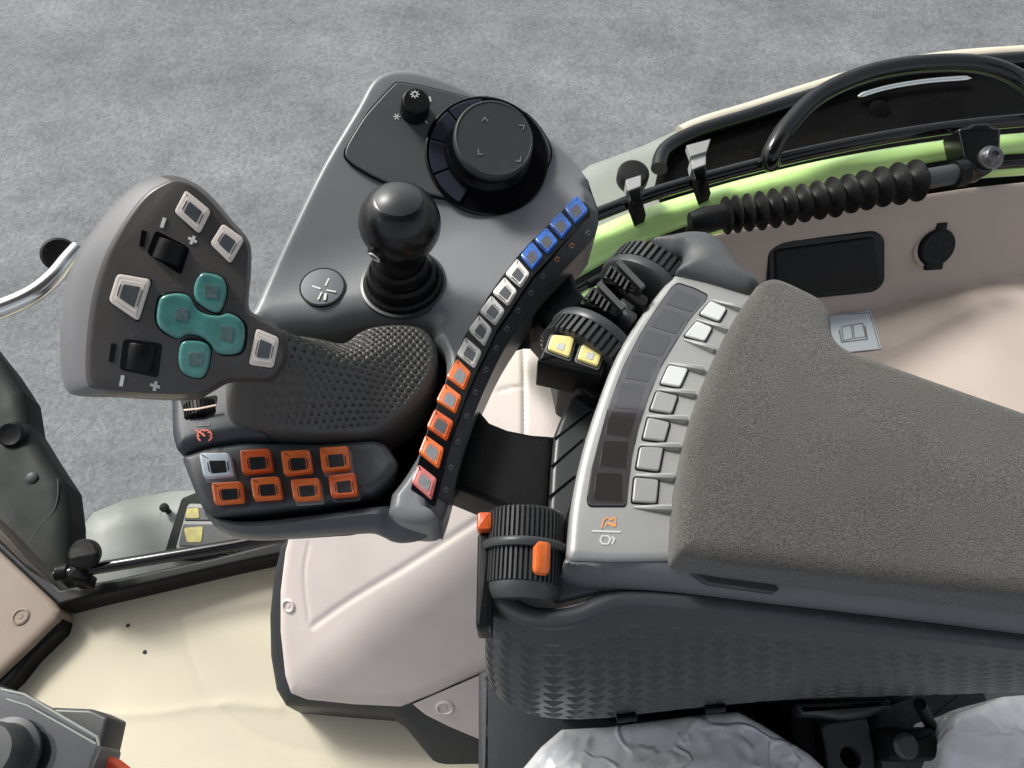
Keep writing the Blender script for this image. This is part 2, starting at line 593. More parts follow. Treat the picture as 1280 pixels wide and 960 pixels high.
def groove_relief(x, y, d):
    h = 0.0
    for P, w, dep in _gl:
        best = 1e9
        for a, b in zip(P, P[1:]):
            ex, ey = b.x - a.x, b.y - a.y
            t = max(0, min(1, ((x - a.x) * ex + (y - a.y) * ey) / (ex * ex + ey * ey + 1e-12)))
            best = min(best, (x - a.x - t * ex) ** 2 + (y - a.y - t * ey) ** 2)
        if best < (3 * w) ** 2: h -= dep * math.exp(-best / (w * w))
    return h

side = thing('side_console', 'beige moulded side console tray beside the suede armrest, under the rubber bellows', 'console', (.35, .45, 0))
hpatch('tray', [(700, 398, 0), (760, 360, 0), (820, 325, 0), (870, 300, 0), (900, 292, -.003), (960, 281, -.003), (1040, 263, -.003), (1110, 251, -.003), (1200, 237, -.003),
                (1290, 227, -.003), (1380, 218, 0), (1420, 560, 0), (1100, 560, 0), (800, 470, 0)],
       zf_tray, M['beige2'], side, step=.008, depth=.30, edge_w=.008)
# flip cover in the wall of the tray
p0 = PH(1030, 330, zf_tray)
nw = surf_normal(zf_tray, p0.x, p0.y, .012)
nw = Vector((nw.x - .02, nw.y, nw.z + .12)).normalized()
fr = MB().slab(ring_px(rpoly([(958, 312), (972, 300), (1092, 287), (1104, 296), (1104, 352), (1092, 364), (976, 376), (958, 366)], 8), p0, nw), nw, .004, .03, .002)
f_ = fr.build('cover_frame', M['gloss'], side)
MB().slab(ring_px(rpoly([(965, 311), (1090, 294), (1096, 355), (968, 371)], 6), p0, nw), nw, .0065, .003, .002).build('flip_cover', M['black'], f_)
# power socket with cap
q0 = PH(1168, 308, zf_tray)
nq = surf_normal(zf_tray, q0.x, q0.y, .012)
nq = Vector((nq.x, nq.y, nq.z + .25)).normalized()
sk = MB().lathe(q0, nq, [(.025, -.01), (.025, .002), (.0215, .003), (.0215, -.002)], 36).build('socket_rim', M['beige2'], side)
cap = MB().lathe(q0, nq, [(.0205, -.01), (.0205, .006), (.0185, .008), (.002, .008)], 36)
ux = PP(1198, 306, q0, nq) - q0; ux = ux.normalized(); uy = nq.cross(ux).normalized()
cap.box(q0 + uy * .021 + nq * .004, ux * .006, uy * .006, nq * .003, .001)
cap.box(q0 - uy * .019 + nq * .004, ux * .010, uy * .006, nq * .003, .001)
cap.build('socket_cap', M['rubber'], side)
# round cup seat at the boss
c0 = PH(1286, 346, zf_tray)
nc = surf_normal(zf_tray, c0.x, c0.y, .01)
MB().lathe(c0, nc, [(.0248, -.01), (.0248, .0006), (.0240, .0006), (.0240, -.001)], 40).build('boss_ring', M['beige_dk'], side)
MB().lathe(c0, nc, [(.0235, -.01), (.0235, .0012), (.010, .0014), (.0095, -.002), (.002, -.002)], 40).build('boss_cap', M['beige2'], side)
# book sticker
s0 = PZ(1068, 415, .3615)
st = tag(MB().slab(ring_px(rpoly([(1020, 398), (1088, 388), (1102, 436), (1040, 442)], 1.5), s0, UP), UP, .0003, .0003).build('book_sticker', M['sticker']),
         'pale rectangular sticker with an open book symbol on the beige tray', 'sticker')
STK = [0]
def stroke(mb, pts, w, p0, n, h=.0004, closed=False):
    P = [PP(x, y, p0, n) for x, y in pts]
    if closed: P.append(P[0])
    for a, b in zip(P, P[1:]):
        d = b - a
        if d.length < 1e-7: continue
        STK[0] += 1
        hh = h * (1 + .06 * (STK[0] % 7))
        mb.box((a + b) / 2 + n * hh * .5, d / 2 + d.normalized() * w * .42, n.cross(d).normalized() * w / 2, n * hh * .5)
    return mb
bk = MB()
for poly in ([(1052, 409), (1064, 406), (1066, 423), (1054, 426)], [(1066, 406), (1078, 404), (1082, 421), (1068, 423)]):
    stroke(bk, poly, .0008, s0 + UP * .0003, UP, closed=True)
stroke(bk, [(1049, 413), (1052, 428), (1067, 426), (1084, 424), (1081, 408)], .0012, s0 + UP * .0003, UP)
stroke(bk, [(1060, 393), (1087, 391), (1099, 434)], .0007, s0 + UP * .0003, UP)
bk.build('book_symbol', M['print_grey'], st, smooth=False)

# ---- skirt of the console
skirt = thing('console_skirt', 'pinkish beige lower console cladding with a dark rubber plinth beside the cream floor board', 'cladding', (-.1, .2, 0))
hpatch('skirt_panel', [(370, 640, 0), (357, 690, -.006), (351, 740, -.006), (351, 790, -.006), (357, 845, -.006), (364, 866, -.006), (382, 873, -.006), (440, 879, -.006), (500, 882, -.006),
                       (540, 866, -.004), (610, 834, -.004), (720, 790, 0), (800, 700, 0), (830, 540, 0), (800, 420, 0), (720, 385, 0), (640, 375, 0), (520, 430, 0), (430, 540, 0)],
       zf_skirt, M['beige'], skirt, step=.0026, depth=.10, edge_w=.010, relief=groove_relief)
hpatch('lower_panel', [(516, 880, -.003), (560, 861, -.003), (614, 838, -.003), (640, 880, 0), (640, 960, 0), (600, 924, -.003), (560, 907, -.003), (532, 893, -.003)],
       lambda x, y: zf_skirt(x, y) - .006, M['beige'], skirt, step=.006, depth=.05, edge_w=.005)
hpatch('plinth', [(372, 660, 0), (352, 684, -.008), (343, 720, -.008), (338, 770, -.008), (339, 820, -.008), (346, 862, -.008), (358, 882, -.008), (420, 888, -.008), (488, 894, -.008),
                  (506, 908, -.008), (528, 935, -.008), (556, 968, -.008), (640, 1010, -.008), (660, 960, 0), (640, 870, 0), (560, 850, 0), (420, 830, 0), (390, 760, 0)],
       lambda x, y: zf_skirt(x, y) - .014, M['trim'], skirt, step=.006, depth=.13, edge_w=.012)
def lay(mb, pts, zf, w, h, sub=4):
    """a thin raised or sunken bead following a surface"""
    P = [PH(x, y, zf) for x, y in spline(pts, sub, False)]
    n = [surf_normal(zf, p.x, p.y) for p in P]
    mb.tube([p + m * h for p, m in zip(P, n)], w, 8)
    return mb
def screw_cap(px, py, zf, r, parent, m):
    p = PH(px, py, zf); n = surf_normal(zf, p.x, p.y)
    o = MB().lathe(p, n, [(r, -.004), (r, .0016), (r * .8, .0024), (r * .72, .0008), (r * .3, .0006), (r * .25, .0014), (.0004, .0014)], 28).build('screw_cap', m, parent)
    return o
screw_cap(556, 884, lambda x, y: zf_skirt(x, y) - .006, .011, skirt, M['beige'])
screw_cap(361, 757, zf_skirt, .008, skirt, M['beige'])

# ---- cream board on the floor
def zf_board(x, y):
    cr = 0.0
    p = Vector((x * 4.2, y * 4.2, 3.1))
    cr = .0035 * noise.noise(p) + .0012 * noise.noise(p * 3)
    return .006 + cr
FOLDS = [[PZ(x, y, .006) for x, y in spline(g, 4, False)] for g in ([(128, 895), (200, 891), (270, 881), (350, 886)], [(226, 770), (236, 815), (252, 855), (272, 882), (310, 914), (370, 936), (470, 950)], [(272, 882), (300, 876), (345, 884)])]
def fold_relief(x, y, d):
    h = 0.0
    for i, P in enumerate(FOLDS):
        best = 1e9
        for a, b in zip(P, P[1:]):
            ex, ey = b.x - a.x, b.y - a.y
            t = max(0, min(1, ((x - a.x) * ex + (y - a.y) * ey) / (ex * ex + ey * ey + 1e-12)))
            best = min(best, (x - a.x - t * ex) ** 2 + (y - a.y - t * ey) ** 2)
        h += (.0022, -.0018, .0014)[i] * math.exp(-sqrt(best) / .006)
    return h
bd = hpatch('floor_board', [(20, 866, 0), (40, 833, 0), (78, 778, 0), (84, 764, 0), (120, 752, 0), (190, 736, 0), (192, 731, 0), (280, 716, 0), (352, 702, 0), (430, 690, 0), (640, 800, 0),
                            (700, 1080, 0), (60, 1080, 0), (30, 930, 0), (12, 900, 0)],
       zf_board, M['mat'], None, step=.0035, depth=.004, edge_w=.002, relief=fold_relief)
tag(bd, 'creased cream cardboard sheet laid on the cab floor', 'floor cover')
for px, py, cl_ in ((181, 815, 'tiny dark crumb near the middle of the cream floor sheet'), (160, 782, 'tiny dark crumb on the cream floor sheet, closer to the window sill')):
    p = PH(px, py, zf_board)
    c = tag(MB().lathe(p, UP, [(.0022, -.002), (.0028, .001), (.0012, .0022), (.0003, .0024)], 7).build('crumb', M['trim']),
            cl_, 'crumb', 'crumbs on the floor sheet')

# ---- corner cladding at the left
corner = thing('corner_cladding', 'beige corner post cladding with screw cap and black rubber edge beside the floor sheet', 'cladding', PZ(10, 770, 0))
zc = lambda x, y: .045
hpatch('panel', [(-120, 570, -.004), (0, 684, -.006), (40, 722, -.006), (70, 752, -.006), (77, 764, -.006), (72, 776, -.006), (40, 808, -.006), (0, 846, -.006), (-120, 930, 0)],
       zc, M['tan'], corner, step=.008, depth=.03, edge_w=.012)
hpatch('rubber_edge', [(-120, 580, 0), (0, 694, 0), (74, 768, -.004), (79, 775, -.004), (75, 788, -.004), (40, 822, -.004), (18, 850, -.004), (0, 866, -.004), (-120, 950, 0)],
       lambda x, y: .034, M['rubber'], corner, step=.01, depth=.028, edge_w=.008)
screw_cap(26, 771, zc, .011, corner, M['tan'])

# ---- window: sill, pane, rod
def up_ring(pts, z): return [PZ(x, y, z) for x, y in pts]
sill = thing('window_sill', 'black window sill strip along the edge of the cream floor sheet', 'window sill', PZ(200, 720, 0))
MB().slab(up_ring([(-60, 600), (0, 657), (40, 702), (76, 736), (150, 722), (270, 696), (345, 677), (380, 640), (420, 640), (420, 690), (366, 690), (290, 706), (200, 727), (110, 747), (72, 757), (0, 690), (-60, 630)], .05), UP, .0, .05, .004).build('gasket', M['black'], sill)

rod = thing('window_stay_rod', 'black rod with round clamp knob above the sill below the orange key block', 'rod', PZ(200, 700, .05))
zr = .085
MB().tube([PZ(70, 719, zr), PZ(110, 712, zr), PZ(200, 697, zr), PZ(290, 682, zr), PZ(350, 671, zr), PZ(390, 660, zr)], .0080, 16).build('bar', M['steel_blk'], rod)
pk = PZ(106, 693, zr + .02)
MB().lathe(pk, (.1, -.25, 1), [(.002, -.01), (.017, -.009), (.0195, -.004), (.0195, .004), (.016, .008), (.008, .009), (.002, .009)], 32).build('clamp_knob', M['rubber'], rod)
MB().box(PZ(103, 712, zr), (.011, 0, 0), (0, .014, 0), (0, 0, .012), .003).build('clamp', M['black'], rod)
MB().box(PZ(107, 727, zr - .01), (.010, 0, 0), (0, .008, 0), (0, 0, .010), .003).build('clamp_foot', M['black'], rod)
MB().tube([PZ(72, 716, zr), PZ(86, 714, zr)], .0105, 14).build('end_collar', M['black'], rod)

glass = bpy.data.materials.new('window_glass'); glass.use_nodes = True
gt = glass.node_tree
for n_ in list(gt.nodes): gt.nodes.remove(n_)
go = gt.nodes.new("ShaderNodeOutputMaterial"); gm = gt.nodes.new("ShaderNodeMixShader")
gtr = gt.nodes.new("ShaderNodeBsdfTransparent"); gtr.inputs['Color'].default_value = (.93, .95, .94, 1)
ggl = gt.nodes.new("ShaderNodeBsdfGlossy"); ggl.inputs['Roughness'].default_value = .01
gfr = gt.nodes.new("ShaderNodeFresnel"); gfr.inputs['IOR'].default_value = 1.16
gt.links.new(gfr.outputs[0], gm.inputs[0]); gt.links.new(gtr.outputs[0], gm.inputs[1]); gt.links.new(ggl.outputs[0], gm.inputs[2])
gt.links.new(gm.outputs[0], go.inputs['Surface'])
lo = [Vector((-1.05, .20, .04))] + [PZ(-60, 600, .03) + Vector((-.05, .02, 0)), PZ(70, 738, .03), PZ(200, 712, .03), PZ(345, 677, .03)]
lo = [(-.95, .42, .04), (-.80, .40, .04), tuple(PZ(74, 738, .045)), tuple(PZ(200, 712, .045)), tuple(PZ(345, 675, .045)), (-.16, .44, .20), (-.02, .535, .40)]
lo += [tuple(PZ(x, y, .485)) for x, y in ((760, 264), (830, 240), (960, 205), (1090, 176), (1200, 160), (1300, 149))] + [(.90, .74, .49)]
lo = spline(lo, 4, False)
hi = []
for q in lo:
    hi.append((q[0] * 1.0, .70 + .07 * sin((q[0] + .9) * 1.2), 1.70))
gv, gf = [], []
NR = 10
for k in range(NR + 1):
    t = k / NR
    for a, b in zip(lo, hi):
        bul = .05 * sin(pi * t)
        gv.append((a[0] + (b[0] - a[0]) * t, a[1] + (b[1] - a[1]) * t + bul, a[2] + (b[2] - a[2]) * t))
for k in range(NR):
    for i in range(len(lo) - 1):
        gf.append((k * len(lo) + i, k * len(lo) + i + 1, (k + 1) * len(lo) + i + 1, (k + 1) * len(lo) + i))
pane = mesh_obj('window_pane', gv, gf, glass)
tag(pane, 'large clear curved cab window pane with the pavement behind it', 'window')

# ---- things outside the left window
hou = thing('exterior_housing', 'dark grey plastic housing outside the window corner, beside the chrome bar', 'housing', PZ(20, 600, -.1))
zh = lambda x, y: -.10
hpatch('shell', [(-80, 350, 0), (-20, 420, -.01), (8, 455, -.012), (32, 492, -.012), (38, 532, -.012), (60, 568, -.012), (84, 605, -.012), (89, 650, -.012), (88, 722, -.01), (70, 750, 0), (-20, 690, 0), (-80, 620, 0)],
       zh, M['ext'], hou, step=.012, depth=.05, edge_w=.03)
pb = PH(18, 543, zh)
MB().lathe(pb, (.15, -.45, 1), [(.022, -.02), (.022, .012), (.018, .017), (.010, .014), (.002, .014)], 32).build('round_boss', M['rubber'], hou)
lay(MB(), [(30, 690), (48, 660), (66, 640), (72, 620), (72, 598)], zh, .0011, -.0004).build('seam', M['trim'], hou)
pb = PH(40, 598, zh)
MB().lathe(pb, (0, -.2, 1), [(.010, -.01), (.010, .003), (.006, .006), (.001, .006)], 20).build('rivet', M['trim'], hou)

tank = thing('fuel_tank', 'pale grey rounded tank top outside the window below the joystick head', 'tank', PZ(190, 660, -.6))
hpatch('tank_shell', [(88, 740, -.03), (92, 700, -.04), (100, 668, -.05), (120, 642, -.05), (160, 626, -.05), (215, 615, -.04), (260, 612, -.03), (330, 620, 0), (420, 640, 0), (420, 760, 0)],
       lambda x, y: -.45, M['ext_lt'], tank, step=.02, depth=.5, edge_w=.08)
pc = PZ(208, 637, -.44)
MB().lathe(pc, UP, [(.006, -.02), (.006, .006), (.009, .007), (.009, .015), (.005, .017)], 16).build('filler_bolt', M['ext'], tank)
stp = thing('step_box', 'grey framed step box with two yellow warning labels outside the window', 'step', PZ(245, 660, -.45))
ps = PZ(245, 660, -.41)
outer = rpoly([(204, 692), (226, 622), (246, 614), (330, 640), (330, 700)], 4)
MB().slab(ring_px(outer, ps, UP), UP, .0, .05, .006).build('frame', M['ext'], stp)
MB().slab(ring_px(rpoly([(220, 688), (236, 630), (300, 632), (300, 690)], 5), ps, UP), UP, .006, .01, .004).build('rim', M['ext_lt'], stp)
for k, (q, yq) in enumerate((([(232, 652), (237, 636), (300, 638), (300, 652)], [(234, 650), (236, 638), (250, 637), (252, 650)]),
                             ([(225, 684), (231, 657), (300, 657), (300, 684)], [(236, 680), (232, 662), (256, 660), (254, 680)]))):
    pn = MB().slab(ring_px(rpoly(q, 2), ps, UP), UP, .009, .0, .001).build('panel', M['trim'], stp)
    MB().slab(ring_px(rpoly(yq, 3), ps, UP), UP, .0105, .0, .0005).build('warning_label', mat('label_yellow', (.34, .29, .07), .5, var=.3, vscale=60), pn)

# ---- outside the right window: fender, lamp housing, handles, green frame
fen = hpatch('fender', [(660, 262, 0), (735, 210, -.02), (800, 186, -.02), (850, 163, -.02), (1000, 118, -.02), (1150, 90, 0), (1150, 200, 0), (900, 262, 0), (760, 310, 0), (690, 340, 0)],
       lambda x, y: .30, M['pale'], None, step=.015, depth=.05, edge_w=.04)
tag(fen, 'pale grey green fender top outside the window beside the control panel', 'fender')
hsg = thing('lamp_housing', 'black oval outside housing with pale rim behind the loop handle', 'housing', PZ(1050, 170, .3))
zl = .345
rim = spline([(824, 207), (832, 184), (868, 163), (935, 142), (1010, 118), (1100, 92), (1200, 76), (1360, 66)], 5, False)
MB().slab(ring_px([(824, 207), (832, 184), (868, 163), (935, 142), (1010, 118), (1100, 94), (1200, 80), (1380, 70), (1380, 190), (1200, 190), (1000, 225), (880, 245), (835, 228)], Vector((0, 0, zl)), UP), UP, 0, .09, .006).build('body', M['void'], hsg)
MB().tube([PZ(x, y + 4, zl + .008) for x, y in rim], .011, 12).build('rim', M['steel_blk'], hsg)
MB().tube([PZ(x, y - 5, zl - .008) for x, y in rim[8:]], .010, 10).build('pale_edge', mat('cream_edge', (.55, .50, .40), .4, coat=.3), hsg)
MB().tube([PZ(x, y, zl + .01) for x, y in spline([(1072, 121), (1110, 110), (1160, 102), (1214, 98)], 5, False)], [.0015] + [.0045] * 14 + [.001], 10).build('chrome_strip', M['chrome'], hsg)
MB().lathe(PZ(1098, 138, zl), (0, -.3, 1), [(.014, -.01), (.014, .004), (.010, .007), (.002, .008)], 24).build('stud', M['void'], hsg)

grn_u = [(620, 345), (690, 309), (745, 285), (800, 263), (900, 233), (1000, 208), (1100, 189), (1200, 175), (1320, 166)]
grn_l = [(620, 406), (690, 366), (745, 334), (800, 305), (900, 267), (1000, 238), (1100, 214), (1200, 197), (1320, 188)]
grn = thing('cab_frame_rail', 'bright green painted cab frame rail under the window beside the bellows', 'frame rail', PZ(950, 240, .40))
zg = .452
a_, b_ = spline(grn_u, 4, False), spline(grn_l, 4, False)
R = []
for (x0_, y0_), (x1_, y1_) in zip(a_, b_):
    A, B = PZ(x0_, y0_, zg), PZ(x1_, y1_, zg)
    mid = (A + B) / 2; half = (A - B) / 2
    R.append([mid + half * cos(t) + UP * (.010 * sin(t) if sin(t) > 0 else .05 * sin(t)) for t in [2 * pi * k / 16 for k in range(16)]])
MB().rings(R).build('painted_rail', M['green'], grn)
R = []
for (x1_, y1_) in b_:
    A, B = PZ(x1_, y1_ + 14, zg - .012), PZ(x1_, y1_ + 27 + max(0, (900 - x1_) * .05), zg - .012)
    mid = (A + B) / 2; half = (A - B) / 2
    R.append([mid + half * cos(t) + UP * .006 * sin(t) for t in [2 * pi * k / 12 for k in range(12)]])
MB().rings(R).build('lower_rail', M['green'], grn)
seal = thing('window_seal', 'black rubber seal running between the green rail and the beige console', 'seal', PZ(950, 260, .44))
MB().tube([PZ(x, y + 8, zg - .008) for x, y in b_], .0072, 12).build('seal_bead', M['rubber'], seal)
MB().tube([PZ(x, y + 14, zg - .006) for x, y in b_], .0055, 12).build('seal_lip', M['steel_blk'], seal)

bar = thing('window_frame_tube', 'long black tube of the window frame just outside the green rail', 'tube', PZ(950, 200, .48))
tp = spline([(640, 316), (700, 288), (760, 263), (830, 238), (960, 203), (1090, 175), (1200, 158), (1330, 146)], 5, False)
MB().tube([PZ(x, y, .485) for x, y in tp], .0072, 16).build('tube', M['steel_blk'], bar)
loop = thing('loop_handle', 'thick black loop grab handle rising from the window frame tube', 'handle', PZ(965, 205, .48))
lp = spline([(962, 203), (966, 188), (985, 158), (1025, 119), (1085, 92), (1155, 80), (1225, 81), (1272, 98), (1305, 130), (1322, 150)], 6, False)
MB().tube([PZ(x, y, .492 + .03 * sin(pi * k / len(lp))) for k, (x, y) in enumerate(lp)], .0098, 18).build('handle_tube', M['steel_blk'], loop)
MB().lathe(PZ(963, 202, .486), ray(963, 202) * -1, [(.011, -.004), (.011, .004), (.009, .007), (.001, .007)], 20).build('weld_collar', M['steel_blk'], loop)

def latch(x, y, s, knob):
    o = thing('window_latch', 'black window latch clip with a round rubber knob on the frame tube' if knob else 'black window latch clip without a knob on the frame tube, near the loop handle', 'latch', PZ(x, y, .48))
    def Q(dx, dy, z): return PZ(x + dx * s, y + dy * s, z)
    if knob:
        MB().lathe(Q(0, -20, .488), (0, -.25, 1), [(.004, -.012), (.014, -.012), (.0165, -.007), (.0165, .004), (.013, .008), (.002, .009)], 28).build('rubber_knob', M['rubber'], o)
    MB().slab(ccw([Q(-9, -14, .499), Q(10, -20, .499), Q(10, -6, .499), Q(-6, 0, .499)], UP), UP, .002, .014, .001).build('hook_top', mat('latch_grey', (.24, .24, .24), .4), o)
    MB().slab(ccw([Q(-8, 0, .496), Q(9, -5, .496), Q(11, 10, .496), Q(16, 30, .470), Q(4, 36, .470), Q(-4, 14, .496)], UP), UP, .003, .010, .001).build('hook_arm', M['black'], o)
    if not knob:
        MB().slab(ccw([Q(-14, -30, .503), Q(16, -38, .503), Q(11, -22, .503), Q(-9, -16, .503)], UP), UP, .002, .006, .001).build('finger_tab', M['print_grey'], o)
    return o
latch(791, 240, 1.0, True)
latch(872, 213, 1.0, False)

# ---- rubber bellows
bel = thing('rubber_bellows', 'black corrugated rubber bellows sleeve stretched above the beige console tray', 'bellows', PZ(1020, 250, .47))
zb = .50
bx = spline([(904, 270), (960, 262), (1030, 249), (1100, 234), (1156, 224)], 42, False)
pts = [PZ(x, y, zb) for x, y in bx]
L = [0.0]
for a, b in zip(pts, pts[1:]): L.append(L[-1] + (b - a).length)
folds = 14
rr = []
for s in L:
    t = s / L[-1]
    ph = (t ** .8 * folds) % 1.0
    tri = 1 - abs(2 * ph - 1)
    rr.append(.0105 + (.0085 + .0030 * t) * tri ** 1.25)
rr[0] = rr[-1] = .009
MB().tube(pts, rr, 26).build('sleeve', M['rubber'], bel, ang=50)
MB().tube([PZ(862, 276, zb), PZ(880, 274, zb), PZ(908, 270, zb)], [.008, .0125, .0125], 18).build('boot', M['rubber'], bel)
MB().tube([PZ(1150, 225, zb), PZ(1196, 217, zb)], .0105, 18).build('rod_end', M['plate'], bel)
MB().tube([PZ(1192, 218, zb), PZ(1205, 216, zb)], .0135, 18).build('collar', M['black'], bel)
MB().tube([PZ(874, 276, zb), PZ(866, 300, zb - .03)], .010, 14).build('boot_stem', M['rubber'], bel)

brk = thing('strut_bracket', 'black steel bracket with hex bolt holding the end of the bellows', 'bracket', PZ(1225, 190, .46))
pbk = PZ(1225, 185, .50); nb_ = Vector((0, -.45, 1)).normalized()
MB().slab(ring_px(rpoly([(1198, 160), (1212, 158), (1216, 154), (1236, 153), (1240, 158), (1252, 160), (1251, 196), (1240, 216), (1222, 214), (1206, 196)], 4), pbk, nb_), nb_, .0, .03, .003).build('plate', M['steel_blk'], brk)
pbb = PP(1237, 198, pbk, nb_)
bo = MB().lathe(pbb, nb_, [(.0125, -.002), (.0125, .003), (.0105, .004), (.0098, .008), (.008, .010), (.0045, .010), (.0042, .0075), (.0005, .0075)], 24).build('bolt', mat('bolt_steel', (.16, .16, .17), .3, metal=.8), brk)

# ---- chrome grab bar at the left window
chb = thing('chrome_grab_bar', 'bent satin chrome bar ending in a black grommet left of the joystick head', 'grab bar', PZ(40, 368, .55))
cp = spline([(-70, 402), (-20, 392), (14, 381), (44, 366), (68, 346), (84, 326), (98, 310)], 6, False)
MB().tube([PZ(x, y, .56) for x, y in cp], [.0088 - .0024 * k / len(cp) for k in range(len(cp))], 20).build('tube', M['chrome'], chb)
pg = PZ(74, 318, .545)
MB().lathe(pg, ray(74, 318) * -1 + Vector((0, 0, .5)), [(.004, .002), (.0125, .003), (.015, .0), (.0145, -.004), (.002, -.005)], 28).build('grommet', M['rubber'], chb)

# ================================================================== CONTROL PANEL
ZD = .68
T_SX, T_SY = -.215, .42
TX, TY = -.043, .3475
def t_plane(x, y): return ZD + T_SY * (y - TY) + T_SX * (x - TX)
def zf_con(x, y): return smax(ZD, t_plane(x, y), .008)
NT = Vector((-T_SX, -T_SY, 1)).normalized()
PT = Vector((TX, TY, ZD))

M['housing_dk2'] = mat('housing_lip', (.075, .08, .09), .38, bump=.05, scale=2200, dust=.10)
con = thing('control_panel', 'grey tractor control panel with black dial plate and curved row of coloured keys', 'control panel', (-.1, .3, ZD - .05))
hous = []
hous += [(x, y, -.006, .006) for x, y in spline([(322, 382), (345, 332), (375, 268), (405, 208), (445, 141), (462, 110), (478, 97), (502, 92), (532, 96), (572, 110), (612, 130), (650, 150),
                                                (682, 172), (712, 199), (736, 229)], 3, False)]
hous += [(x, y, -.013, -.0115) for x, y in spline([(747, 260), (745, 292), (714, 328), (682, 362), (657, 395), (630, 437), (609, 480), (595, 513), (580, 556), (567, 606), (560, 632), (553, 652)], 3, False)]
hous += [(x, y, -.007, .007) for x, y in spline([(549, 652), (536, 657), (515, 657), (497, 652), (486, 643)], 3, False)]
hous += [(x, y, -.008, .006) for x, y in spline([(486, 626), (502, 606), (520, 578), (536, 545), (550, 505), (558, 472), (556, 446), (546, 428)], 3, False)[1:]]
hous += [(x, y, -.018, .016) for x, y in spline([(546, 428), (520, 412), (490, 408), (450, 412), (420, 420), (380, 422), (340, 430), (300, 440)], 3, False)[1:]]
hous += [(292, 430, -.006, .006), (306, 410, -.006, .006)]
lipx = [(256, 638, 643), (262, 642, 650), (272, 646, 661), (286, 650, 669), (305, 652, 674.5), (340, 650, 675.5), (400, 643, 671), (450, 636, 667.5), (468, 634, 667.5), (480, 633, 672), (490, 633, 677), (502, 633, 679), (520, 634, 677), (536, 636, 671), (546, 640, 663), (552, 645, 654)]
lr = []
for x, yi, yo in spline(lipx, 5, False):
    m_ = yo - yi
    zo = -.005 * sstep(470, 490, x)
    lr.append([PZ(x, yi, ZD + zo - .030), PZ(x, yi, ZD + zo - .009), PZ(x, yi + m_ * .10, ZD + zo - .0068), PZ(x, yi + m_ * .25, ZD + zo - .0065), PZ(x, yi + m_ * .62, ZD + zo - .0125), PZ(x, yi + m_ * .70, ZD + zo - .0145),
               PZ(x, yi + m_ * .92, ZD + zo - .022), PZ(x, yo, ZD + zo - .027), PZ(x, yo - 1, ZD + zo - .036), PZ(x, yi + m_ * .4, ZD + zo - .042)])
lo_ = MB().rings(lr).build('front_lip', M['housing_dk2'], con, ang=50)
hpatch('housing', hous, zf_con, M['housing'], con, step=.0045, depth=.035, wall_in=.003, ang=60)
MB().slab(up_ring([(300, 560), (330, 420), (430, 395), (570, 430), (580, 520), (548, 600), (510, 640), (430, 655), (320, 662), (285, 640)], ZD - .03), UP, 0, .02, .002).build('recess_shade_slab', M['void'], con)  # near-black slab paints the deep shadow of the recess

# curved black key bed and its keys
bed = [(721, 245), (739, 264), (720, 287), (702, 306), (686, 325), (667, 345), (652, 367), (637, 390), (621, 414), (609, 440), (596, 466), (584, 494), (573, 524), (562, 556), (553, 592), (543, 631),
       (513, 612), (521, 582), (532, 545), (545, 511), (556, 482), (568, 452), (579, 424), (594, 398), (610, 371), (627, 347), (646, 322), (664, 302), (683, 284), (702, 265)]
PD = Vector((0, 0, ZD))
MB().slab(ring_px(rpoly(bed, 3, 3), PD, UP), UP, .0006, .004, .0003).build('key_bed', M['gloss'], con)
def ctr(q): return (sum(p[0] for p in q) / len(q), sum(p[1] for p in q) / len(q))
def scale_q(q, sx, sy=None, off=(0, 0)):
    sy = sx if sy is None else sy
    c = ctr(q)
    return [(c[0] + (x - c[0]) * sx + off[0], c[1] + (y - c[1]) * sy + off[1]) for x, y in q]
def key(parent, q, p0, n, h, m, mi, ins=.52, rad=4, name='key', ridge=True, ioff=(0, 0), label=None):
    c = ctr(q)
    pc = PP(c[0], c[1], p0, n)
    mb = MB().slab(ring_px(rpoly(scale_q(q, 1.02), rad, 3), p0, n), n, h, .002, min(.0012, h * .6), 2)
    k = mb
    if ridge:
        k.slab(ring_px(rpoly(scale_q(q, .74), 2, 2), p0 + n * h, n), n, .0005, .001, .0003, 2)
    o = k.build(name, m, parent)
    if label: o['label'] = label
    kb2 = MB().slab(ring_px(rpoly(scale_q(q, ins, ins, ioff), 1.2, 2), p0 + n * (h + (.0005 if ridge else 0)), n), n, .0003, .001, .0001, 1)
    if ridge:
        for i0, i1, i2, i3 in ((0, 1, 2, 3), (2, 3, 0, 1)):
            # thin slot between the frame and the window, along two opposite sides
            A_, B_ = q[i0], q[i3]
            mx_, my_ = (A_[0] + B_[0]) / 2, (A_[1] + B_[1]) / 2
            f1, f2, sp_k = .70, .63, .60
            def pt(s_, f): 
                bx0, by0 = mx_ + (s_[0] - mx_) * sp_k, my_ + (s_[1] - my_) * sp_k
                return (c[0] + (bx0 - c[0]) * f, c[1] + (by0 - c[1]) * f)
            kb2.slab(ring_px([pt(A_, f1), pt(B_, f1), pt(B_, f2), pt(A_, f2)], p0 + n * (h + .0005), n), n, .0002, .0004)
    kb2.build('key_insert', mi, o)
    return o
